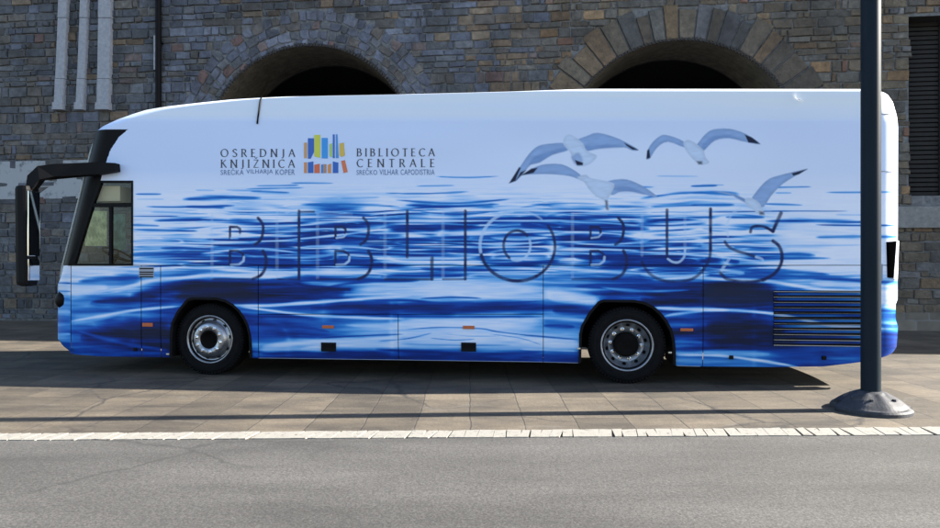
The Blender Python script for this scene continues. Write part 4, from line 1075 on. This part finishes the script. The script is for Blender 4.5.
# individual stones standing proud of the mortar
SV, SF, SC = [], [], []
def stone(quad, proud, colr, inset=.012):
    """quad: 4 (x,z) ccw"""
    b = len(SV); cx = sum(p[0] for p in quad) / len(quad); cz = sum(p[1] for p in quad) / len(quad); n = len(quad)
    for x, z in quad: SV.append((x, WY + .01, z))
    for x, z in quad: SV.append((x, WY - proud * .55, z))
    for x, z in quad:
        dx, dz = cx - x, cz - z; l = math.hypot(dx, dz) + 1e-6; k = min(.022, l * .25)
        SV.append((x + dx / l * k, WY - proud - random.uniform(0, .006), z + dz / l * k))
    for i in range(n):
        j = (i + 1) % n; SF.append((b + i, b + j, b + n + j, b + n + i)); SF.append((b + n + i, b + n + j, b + 2 * n + j, b + 2 * n + i))
    SF.append(tuple(b + 2 * n + i for i in range(n)))
    SC.extend([colr] * (3 * n))
PAL = {'grey': [(.15, .145, .14), (.12, .115, .11), (.18, .17, .16), (.10, .10, .105)], 'lav': [(.19, .195, .23), (.15, .155, .19), (.24, .24, .27), (.12, .12, .14)],
       'brown': [(.16, .12, .08), (.13, .10, .07), (.20, .16, .11), (.11, .09, .07)], 'ochre': [(.30, .17, .07), (.26, .17, .09), (.34, .22, .11), (.22, .13, .06)], 'red': [(.24, .11, .07), (.20, .12, .09)]}
def pick(x, z):
    px, _ = unloc(x, WY, z); w = {'grey': 3, 'brown': 2.5, 'ochre': .6, 'lav': .6, 'red': .15}
    if px < 165: w = {'grey': 4, 'brown': 2.2, 'ochre': .35, 'lav': .8, 'red': .15}
    elif px < 230 or 390 < px < 470: w = {'grey': 2, 'brown': 1.2, 'ochre': .3, 'lav': 4, 'red': .3}
    elif 470 < px < 545: w = {'grey': 2, 'brown': 1.5, 'ochre': 3.4, 'lav': 1.4, 'red': .5}
    elif px > 780: w = {'grey': 2, 'brown': 4.5, 'ochre': 1.3, 'lav': .3, 'red': .1}
    k = random.choices(list(w), list(w.values()))[0]
    c = random.choice(PAL[k]); s = random.uniform(.8, 1.2) * .98; t = .38; g = .13
    T = (.64, .71, .82) if px < 545 else (.76, .73, .66)
    return tuple((q_ * (1 - t) + g * t) * s * t_ for q_, t_ in zip(c, T)) + (1,)
BRACK = [(57.3, 67, 60.5, 68.4), (79, 87.3, 81.2, 89.6), (99.8, 113, 103.8, 110.8)]
z = .05
RING = {0: .93, 1: .84}
xs_start, xs_end = -22.0, 20.0
while z < 9.4:
    h = random.uniform(.12, .29); x = xs_start + random.uniform(0, .4)
    while x < xs_end:
        w = random.uniform(.2, .62) if random.random() < .72 else random.uniform(.10, .22)
        g = .012; xa_, xb_, za_, zb_ = x + g, x + w - g, z + g, z + h - g
        x += w
        xm, zm = (xa_ + xb_) / 2, (za_ + zb_) / 2; bad = False
        for i, (cx, cz, rad) in enumerate((A1, A2)):
            R = rad + RING[i] - .08
            if zm > cz:
                hw = math.sqrt(max(0, R * R - max(0, za_ - cz) ** 2))
                if hw > 0:
                    if cx - hw > xa_ and cx - hw < xb_: xb_ = cx - hw
                    elif cx + hw > xa_ and cx + hw < xb_: xa_ = cx + hw
                    elif abs(xm - cx) < hw: bad = True
            elif cx - rad - .02 < xb_ and xa_ < cx + rad + .02:
                if xa_ < cx - rad - .1: xb_ = cx - rad - .01
                elif xb_ > cx + rad + .1: xa_ = cx + rad + .01
                else: bad = True
        if NX0 - .02 < xb_ and xa_ < NX1 + .02 and NZ0 - .32 < zb_ and za_ < NZ1:
            if xa_ < NX0 - .12 and za_ > NZ0: xb_ = NX0 + random.uniform(-.02, .05)
            elif xa_ < NX0 - .12: pass
            else: bad = True
        if bad or xb_ - xa_ < .05: continue
        j = lambda s=.014: random.uniform(-s, s)
        c_ = [(xa_ + j(), za_ + j()), (xb_ + j(), za_ + j()), (xb_ + j(), zb_ + j()), (xa_ + j(), zb_ + j())]
        if random.random() < .5:    # knock a corner off
            k = random.randrange(4); p, a_, b_ = c_[k], c_[k - 1], c_[(k + 1) % 4]; t = random.uniform(.08, .2)
            c_[k:k + 1] = [(p[0] + (a_[0] - p[0]) * t, p[1] + (a_[1] - p[1]) * t), (p[0] + (b_[0] - p[0]) * t, p[1] + (b_[1] - p[1]) * t)]
        stone(c_, random.uniform(.014, .06), pick(xm, zm))
    z += h
# rubble and voussoirs round the arches
def ring_stones(i, layers, step, pal):
    cx, cz, rad = (A1, A2)[i]; r = rad + .015
    for (t0, dt) in layers:
        a = -.0; r0, r1 = r, r + t0
        while a < math.pi:
            da = dt * random.uniform(.6, 1.35) / (r0 + t0 / 2); b = min(a + da, math.pi)
            g = .016; jj = lambda: random.uniform(-.03, .03) if t0 < .5 else random.uniform(-.02, .02)
            top = r1 + (random.uniform(-.10, .14) if t0 > .5 else 0)
            pts = []
            for (rr, aa) in ((r0 + g, a + g / r0), (r0 + g, b - g / r0), (top - g, b - g / r1), (top - g, a + g / r1)):
                if t0 < .5: rr += jj(); aa += jj() / rr
                else: rr += jj() * .6
                if rr < rad + .01: rr = rad + .012
                pts.append((cx + rr * math.cos(aa), cz + rr * math.sin(aa)))
            if t0 < .5 and random.random() < .75:
                k = random.randrange(4); P, A__, B__ = pts[k], pts[k - 1], pts[(k + 1) % 4]; t = random.uniform(.2, .4)
                pts[k:k + 1] = [(P[0] + (A__[0] - P[0]) * t, P[1] + (A__[1] - P[1]) * t), (P[0] + (B__[0] - P[0]) * t, P[1] + (B__[1] - P[1]) * t)]
            c = random.choice(PAL[random.choices(list(pal), list(pal.values()))[0]]); s = random.uniform(.8, 1.2) * .98; c = tuple((q_ * .65 + .13 * .35) * t_ for q_, t_ in zip(c, ((.70, .76, .88), (.60, .60, .58))[i]))
            stone(pts, random.uniform(.02, .05) + (.02 if t0 > .5 else 0), (c[0] * s, c[1] * s, c[2] * s, 1))
            a = b
        r = r1
ring_stones(0, [(.16, .22), (.24, .26), (.22, .3), (.28, .3)], 0, {'lav': 5, 'grey': 2, 'brown': 1.2, 'red': .5})
ring_stones(1, [(.82, .40)], 0, {'lav': 1.4, 'grey': 2.6, 'brown': 3, 'ochre': .6})
me = bpy.data.meshes.new('stonework'); me.from_pydata(SV, [], SF); me.update()
at = me.color_attributes.new('tone', 'FLOAT_COLOR', 'POINT'); at.data.foreach_set('color', np.array(SC, np.float32).ravel())
finish('stonework', me, M_STONE, wall)
# dark teeth along each arch: edge gaps and their shade put into colour
M_GAPSHADE = new_mat('gap_shade', (.03, .028, .028), .9)
for (cx, cz, rad) in (A1, A2):
    bm = bmesh.new(); n = int(rad * math.pi / .085)
    for k in range(n):
        a0 = math.pi * k / n; a1 = math.pi * (k + .62) / n; ro = rad + random.uniform(.045, .085)
        prism(bm, [Vector((cx + r_ * math.cos(a_), WY - .055, cz + r_ * math.sin(a_))) for r_, a_ in ((rad - .005, a0), (ro, a0), (ro, a1), (rad - .005, a1))], Vector((0, .06, 0)))
    mk('arch_gap_shade', bm, M_GAPSHADE, bld)
# pale strips on the left of the wall, each with a foot and a joint
M_PALE = speckle(new_mat('pale_stone', rough=.85), (.22, .235, .27), (.33, .345, .38), 12, 8, bump=.4, dist=.01)
for (x0, x1, x2, x3) in BRACK:
    bm = bmesh.new(); zt = 9.3
    P = lambda px, py: L(px, py, WY)
    def seg_(pa, pb, pya, pyb, w0, w1, d):
        a, b = P(pa[0], pya), P(pa[1], pya); c, e = P(pb[1], pyb), P(pb[0], pyb)
        prism(bm, [Vector((v.x, WY - d, v.z)) for v in (a, b, c, e)], Vector((0, d + .01, 0)))
    dx0 = dx1 = (x2 + x3 - x0 - x1) / 110
    at_ = lambda py: (x0 + (110.5 - py) * dx0 + .6, x1 + (110.5 - py) * dx1 - .6)
    seg_(at_(104), at_(80.3), 104, 80.3, 0, 0, .16); seg_(at_(79.8), at_(20), 79.8, 20, 0, 0, .15); seg_(at_(19.5), at_(-25), 19.5, -25, 0, 0, .16)
    f0 = at_(110.5); seg_((f0[0] - .8, f0[1] + .8), (f0[0] - .3, f0[1] + .3), 111, 104, 0, 0, .2)
    mk('stone_strip', bm, M_PALE, bld)
# pale ledge below the recess and a pale course on the left
bm = bmesh.new(); a = L(893, 207, WY); b = L(965, 228, WY); box(bm, a.x, b.x, WY - .14, WY + .01, b.z, a.z, bev=.02); mk('window_sill', bm, speckle(new_mat('grey_sill', rough=.85), (.13, .13, .125), (.22, .22, .21), 10, bump=.4), bld)
M_PLAS = speckle(new_mat('weathered_plaster', rough=.9), (.07, .085, .10), (.30, .32, .34), 5, 9, bump=.3, lo=.28, hi=.45)
bm = bmesh.new(); a = L(-8, 162, WY); b = L(92, 198.5, WY); box(bm, a.x, b.x, WY - .05, WY + .01, b.z, a.z, bev=.01); mk('plaster_panel', bm, M_PLAS, bld)
# plinth
bm = bmesh.new(); box(bm, L(600, 300, WY).x, XRw, WY - .12, WY + .01, 0, .42); mk('plinth', bm, M_FSTONE, bld)

# drainpipe
dp = empty('drainpipe', 'black drainpipe with a short pale sleeve running down the stone wall', 'drainpipe', tuple(Vector(P0) + Vector(U) * L(160.5, 90, WY).x + Vector(V) * (WY - .1)), -YAW)
bm = bmesh.new(); tube(bm, [(0, 0, 0), (0, 0, 9.6)], .075, 12); 
for zz_ in (1.5, 3.5, 5.4, 7.4): box(bm, -.09, .09, -.02, .1, zz_, zz_ + .04)
mk('pipe', bm, M_BLACK, dp)
bm = bmesh.new(); zz0 = L(160, 71, WY).z; tube(bm, [(-.085, -.03, zz0), (-.085, -.03, zz0 + .9)], .028, 10); mk('pale_sleeve', bm, M_PALE, dp)

# ------------------------------------------------------------------ ground
def sheet_obj(name, pts, z, mat, kind='structure'):
    bm = bmesh.new(); bm.faces.new([bm.verts.new((p[0], p[1], z)) for p in pts]); o = mk(name, bm, mat)
    o['kind'] = kind
    return o
def crack_overlay(m, src, tc, scale, dark, width=.012):
    nw = N(m, 'ShaderNodeTexNoise'); nw.inputs['Scale'].default_value = 2.2; nw.inputs['Detail'].default_value = 8; nw.inputs['Roughness'].default_value = .7; LK(m, tc.outputs['Object'], nw.inputs['Vector'])
    mv = N(m, 'ShaderNodeMix', data_type='RGBA'); mv.inputs['Factor'].default_value = .25; LK(m, tc.outputs['Object'], mv.inputs[6]); LK(m, nw.outputs['Color'], mv.inputs[7])
    vo = N(m, 'ShaderNodeTexVoronoi', feature='DISTANCE_TO_EDGE'); vo.inputs['Scale'].default_value = scale; LK(m, mv.outputs[2], vo.inputs['Vector'])
    c = N(m, 'ShaderNodeValToRGB'); c.color_ramp.elements[0].position = 0; c.color_ramp.elements[0].color = (1, 1, 1, 1); c.color_ramp.elements[1].position = width; c.color_ramp.elements[1].color = (0, 0, 0, 1)
    LK(m, vo.outputs['Distance'], c.inputs[0])
    nm = N(m, 'ShaderNodeTexNoise'); nm.inputs['Scale'].default_value = .45; nm.inputs['Detail'].default_value = 3; LK(m, tc.outputs['Object'], nm.inputs['Vector'])
    c2 = N(m, 'ShaderNodeValToRGB'); c2.color_ramp.elements[0].position = .46; c2.color_ramp.elements[1].position = .56; LK(m, nm.outputs['Fac'], c2.inputs[0])
    mu = N(m, 'ShaderNodeMath', operation='MULTIPLY'); LK(m, c.outputs[0], mu.inputs[0]); LK(m, c2.outputs[0], mu.inputs[1])
    mx = N(m, 'ShaderNodeMix', data_type='RGBA'); LK(m, mu.outputs[0], mx.inputs['Factor']); LK(m, src, mx.inputs[6]); mx.inputs[7].default_value = dark
    LK(m, mx.outputs[2], BS(m).inputs['Base Color'])
def paving_mat():
    m = new_mat('stone_paving', rough=.85)
    tc = N(m, 'ShaderNodeTexCoord')
    sp = N(m, 'ShaderNodeSeparateXYZ'); cb = N(m, 'ShaderNodeCombineXYZ'); LK(m, tc.outputs['Object'], sp.inputs[0])
    # rows across the street: brick rows run along Y, so swap axes
    LK(m, sp.outputs['Y'], cb.inputs['X']); LK(m, sp.outputs['X'], cb.inputs['Y'])
    nw = N(m, 'ShaderNodeTexNoise'); nw.inputs['Scale'].default_value = 1.3; nw.inputs['Detail'].default_value = 4; LK(m, tc.outputs['Object'], nw.inputs['Vector'])
    sb = N(m, 'ShaderNodeVectorMath', operation='SUBTRACT'); LK(m, nw.outputs['Color'], sb.inputs[0]); sb.inputs[1].default_value = (.5, .5, .5)
    sc = N(m, 'ShaderNodeVectorMath', operation='SCALE'); LK(m, sb.outputs[0], sc.inputs[0]); sc.inputs['Scale'].default_value = .08
    av = N(m, 'ShaderNodeVectorMath', operation='ADD'); LK(m, cb.outputs[0], av.inputs[0]); LK(m, sc.outputs[0], av.inputs[1])
    br = N(m, 'ShaderNodeTexBrick'); br.inputs['Scale'].default_value = 1; br.inputs['Brick Width'].default_value = 1.05; br.inputs['Row Height'].default_value = .53; br.inputs['Mortar Size'].default_value = .009; br.inputs['Mortar Smooth'].default_value = .3
    br.offset = .5
    br.inputs['Color1'].default_value = (.036, .030, .022, 1); br.inputs['Color2'].default_value = (.066, .055, .041, 1); br.inputs['Mortar'].default_value = (.026, .022, .018, 1)
    LK(m, av.outputs[0], br.inputs['Vector'])
    n1 = N(m, 'ShaderNodeTexNoise'); n1.inputs['Scale'].default_value = 1.1; n1.inputs['Detail'].default_value = 10; n1.inputs['Roughness'].default_value = .68
    mp = N(m, 'ShaderNodeMapping'); mp.inputs['Scale'].default_value = (.7, 1.8, 1); LK(m, tc.outputs['Object'], mp.inputs['Vector']); LK(m, mp.outputs[0], n1.inputs['Vector'])
    cr = N(m, 'ShaderNodeValToRGB'); e = cr.color_ramp.elements; e[0].position = .32; e[0].color = (.38, .38, .40, 1); e[1].position = .62; e[1].color = (1.55, 1.5, 1.42, 1)
    LK(m, n1.outputs['Fac'], cr.inputs[0])
    mul = N(m, 'ShaderNodeMix', data_type='RGBA', blend_type='MULTIPLY'); mul.inputs['Factor'].default_value = 1
    LK(m, br.outputs['Color'], mul.inputs[6]); LK(m, cr.outputs[0], mul.inputs[7])
    n2 = N(m, 'ShaderNodeTexNoise'); n2.inputs['Scale'].default_value = 28; n2.inputs['Detail'].default_value = 8; n2.inputs['Roughness'].default_value = .7; LK(m, tc.outputs['Object'], n2.inputs['Vector'])
    mr = N(m, 'ShaderNodeMapRange'); mr.inputs['From Min'].default_value = .3; mr.inputs['From Max'].default_value = .7; mr.inputs['To Min'].default_value = .72; mr.inputs['To Max'].default_value = 1.28; LK(m, n2.outputs['Fac'], mr.inputs['Value'])
    vs = N(m, 'ShaderNodeVectorMath', operation='SCALE'); LK(m, mul.outputs[2], vs.inputs[0]); LK(m, mr.outputs[0], vs.inputs['Scale'])
    # pale lime streaks
    n3 = N(m, 'ShaderNodeTexNoise'); n3.inputs['Scale'].default_value = 2.4; n3.inputs['Detail'].default_value = 7; n3.inputs['Distortion'].default_value = 1.2; LK(m, mp.outputs[0], n3.inputs['Vector'])
    c3 = N(m, 'ShaderNodeValToRGB'); c3.color_ramp.elements[0].position = .60; c3.color_ramp.elements[0].color = (0, 0, 0, 1); c3.color_ramp.elements[1].position = .72; c3.color_ramp.elements[1].color = (.45, .45, .45, 1)
    LK(m, n3.outputs['Fac'], c3.inputs[0])
    mx = N(m, 'ShaderNodeMix', data_type='RGBA'); LK(m, c3.outputs[0], mx.inputs['Factor']); LK(m, vs.outputs[0], mx.inputs[6]); mx.inputs[7].default_value = (.10, .092, .078, 1)
    crack_overlay(m, mx.outputs[2], tc, .55, (.012, .010, .009, 1))
    bp = N(m, 'ShaderNodeBump'); bp.inputs['Strength'].default_value = .6; bp.inputs['Distance'].default_value = .012; bp.invert = True; LK(m, br.outputs['Fac'], bp.inputs['Height'])
    b2 = N(m, 'ShaderNodeBump'); b2.inputs['Strength'].default_value = .7; b2.inputs['Distance'].default_value = .008; LK(m, n2.outputs['Fac'], b2.inputs['Height']); LK(m, bp.outputs[0], b2.inputs['Normal'])
    LK(m, b2.outputs[0], BS(m).inputs['Normal'])
    return m
M_PAVE = paving_mat()
M_ASPH = speckle(new_mat('asphalt', rough=.9), (.028, .0275, .027), (.066, .064, .062), 38, 10, bump=.6, dist=.006)
def dress_asphalt(m):
    nt_ = m.node_tree; cr = [n for n in nt_.nodes if n.type == 'VALTORGB'][0]; tc = [n for n in nt_.nodes if n.type == 'TEX_COORD'][0]
    n1 = N(m, 'ShaderNodeTexNoise'); n1.inputs['Scale'].default_value = .8; n1.inputs['Detail'].default_value = 9; n1.inputs['Roughness'].default_value = .62
    mp = N(m, 'ShaderNodeMapping'); mp.inputs['Scale'].default_value = (.45, 1.7, 1); LK(m, tc.outputs['Object'], mp.inputs['Vector']); LK(m, mp.outputs[0], n1.inputs['Vector'])
    mr = N(m, 'ShaderNodeMapRange'); mr.inputs['From Min'].default_value = .32; mr.inputs['From Max'].default_value = .68; mr.inputs['To Min'].default_value = .6; mr.inputs['To Max'].default_value = 1.35; LK(m, n1.outputs['Fac'], mr.inputs['Value'])
    n2 = N(m, 'ShaderNodeTexVoronoi'); n2.inputs['Scale'].default_value = 70; LK(m, tc.outputs['Object'], n2.inputs['Vector'])
    m2 = N(m, 'ShaderNodeMapRange'); m2.inputs['From Min'].default_value = 0; m2.inputs['From Max'].default_value = .7; m2.inputs['To Min'].default_value = 1.5; m2.inputs['To Max'].default_value = .7; LK(m, n2.outputs['Distance'], m2.inputs['Value'])
    mm = N(m, 'ShaderNodeMath', operation='MULTIPLY'); LK(m, mr.outputs[0], mm.inputs[0]); LK(m, m2.outputs[0], mm.inputs[1])
    vs_ = N(m, 'ShaderNodeVectorMath', operation='SCALE'); LK(m, cr.outputs[0], vs_.inputs[0]); LK(m, mm.outputs[0], vs_.inputs['Scale'])
    crack_overlay(m, vs_.outputs[0], tc, .35, (.020, .020, .019, 1), .006)
dress_asphalt(M_ASPH)
gl0, gl1 = gnd(51, 434.3), gnd(51, 440.8); gr0, gr1 = gnd(916, 428.2), gnd(916, 435.8)
def ext(a, b, x): t = (x - a.x) / (b.x - a.x); return (x, a.y + (b.y - a.y) * t)
FAR = 600
sheet_obj('ground', [(-FAR, -FAR), (FAR, -FAR), (FAR, FAR), (-FAR, FAR)], 0, M_PAVE)
a, b = ext(gl1, gr1, -60), ext(gl1, gr1, 60)
sheet_obj('road', [a, b, (60, -30), (-60, -30)], .004, M_ASPH)
# painted line of small rough setts
def line_mat():
    m = new_mat('worn_white_paint', rough=.8); tc = N(m, 'ShaderNodeTexCoord')
    n = N(m, 'ShaderNodeTexNoise'); n.inputs['Scale'].default_value = 16; n.inputs['Detail'].default_value = 9; n.inputs['Roughness'].default_value = .75; LK(m, tc.outputs['Object'], n.inputs['Vector'])
    c = N(m, 'ShaderNodeValToRGB'); c.color_ramp.elements[0].position = .36; c.color_ramp.elements[0].color = (.06, .055, .05, 1); c.color_ramp.elements[1].position = .44; c.color_ramp.elements[1].color = (.19, .183, .165, 1)
    LK(m, n.outputs['Fac'], c.inputs[0]); LK(m, c.outputs[0], BS(m).inputs['Base Color'])
    bp = N(m, 'ShaderNodeBump'); bp.inputs['Strength'].default_value = .6; bp.inputs['Distance'].default_value = .01; LK(m, n.outputs['Fac'], bp.inputs['Height']); LK(m, bp.outputs[0], BS(m).inputs['Normal'])
    return m
bm = bmesh.new(); x = -12.
while x < 12:
    w = random.uniform(.075, .15); sk = random.uniform(.02, .07)
    a0 = ext(gl0, gr0, x); a1 = ext(gl0, gr0, x + w - .006); b0 = ext(gl1, gr1, x - sk); b1 = ext(gl1, gr1, x - sk + w - .006)
    j = lambda: random.uniform(-.014, .014)
    P = [(a0[0] + j(), a0[1] + j()), (a1[0] + j(), a1[1] + j()), (b1[0] + j() * .5, b1[1] + j() * .3), (b0[0] + j() * .5, b0[1] + j() * .3)]
    prism(bm, [Vector((p[0], p[1], .0)) for p in P], Vector((0, 0, .010 + random.uniform(0, .004))))
    x += w
o = mk('road_line', bm, line_mat()); o['kind'] = 'structure'

# ------------------------------------------------------------------ lamp post in front of the bus
pb = gnd(870.8, 410)
lp = empty('lamp_post', 'dark steel post on a round grey foot in front of the bus tail', 'lamp post', tuple(pb))
M_POST = speckle(new_mat('post_paint', rough=.5, spec=.06), (.010, .016, .023), (.014, .021, .030), 3, stretch=(1, 1, .3))
M_CAST = speckle(new_mat('cast_metal', rough=.6, spec=.3), (.020, .022, .027), (.044, .047, .057), 14, 8, bump=.4, dist=.01)
bm = bmesh.new(); lathe(bm, [(.097, .12), (.097, 7.2), (.085, 7.25), (0, 7.26)], 40); mk('post', bm, M_POST, lp, True)
bm = bmesh.new(); R = .395
prof = [(R, 0), (R * 1.0, .035), (R * .97, .055), (R * .90, .068), (R * .80, .100), (R * .66, .138), (R * .5, .170), (R * .40, .190), (R * .33, .205), (R * .27, .214), (.0, .215)]
lathe(bm, prof, 64)
# notches cut in the rim: dent the lower verts
for v in bm.verts:
    a = math.atan2(v.co.y, v.co.x); r = math.hypot(v.co.x, v.co.y)
    for c_ in (-math.pi * .16, math.pi * .92, math.pi * .45):
        d = abs((a - c_ + math.pi) % (2 * math.pi) - math.pi)
        if d < .16 and r > R * .85: v.co.x *= .84; v.co.y *= .84
    if r > .15 and v.co.z > .06: v.co.z += .006 * math.cos(8 * a)
mk('post_foot', bm, M_CAST, lp, False)
for a in (.3, 1.9, 3.4, 4.2, 5.2):
    bm = bmesh.new(); box(bm, R * .62 * math.cos(a) - .014, R * .62 * math.cos(a) + .014, R * .62 * math.sin(a) - .014, R * .62 * math.sin(a) + .014, .125, .16, bev=.004); mk('bolt', bm, M_CAST, lp)
bm = bmesh.new(); lathe(bm, [(0, 7.55), (.05, 7.55), (.34, 7.42), (.36, 7.38), (.30, 7.30), (.12, 7.22), (0, 7.22)], 40); mk('lamp_head', bm, M_POST, lp, True)

# ------------------------------------------------------------------ light and camera
SUN_EL = math.radians(29); SUN_AZ = math.radians(2.8)      # sun to the right, a little behind the picture plane
d = Vector((math.cos(SUN_EL) * math.cos(SUN_AZ), math.cos(SUN_EL) * math.sin(SUN_AZ), math.sin(SUN_EL)))
sd = bpy.data.lights.new('sun', 'SUN'); sd.energy = 5.0; sd.angle = math.radians(.5); sd.color = (1, .93, .82)
so = bpy.data.objects.new('sun', sd); COL.objects.link(so); so.rotation_euler = d.to_track_quat('Z', 'Y').to_euler(); so.location = (20, 5, 30)
w = bpy.data.worlds.new('World'); scene.world = w; w.use_nodes = True
nt = w.node_tree; bg = nt.nodes['Background']; sky = nt.nodes.new('ShaderNodeTexSky'); sky.sky_type = 'NISHITA'; sky.sun_disc = False
sky.sun_elevation = SUN_EL; sky.sun_rotation = math.radians(90) - SUN_AZ
nt.links.new(sky.outputs[0], bg.inputs[0]); bg.inputs[1].default_value = .065

cam = bpy.data.cameras.new('camera'); co = bpy.data.objects.new('camera', cam); COL.objects.link(co); scene.camera = co
co.location = (0, 0, CAMZ); co.rotation_euler = (math.radians(90), 0, 0)
cam.sensor_width = 36; cam.sensor_fit = 'HORIZONTAL'; cam.lens = FPX / 940 * 36; cam.shift_y = -(264 - HOR) / 940; cam.clip_end = 2000; cam.clip_start = .05
vs = scene.view_settings; vs.view_transform = 'Standard'; vs.look = 'None'; vs.gamma = 1; vs.use_curve_mapping = False; vs.exposure = 2.42
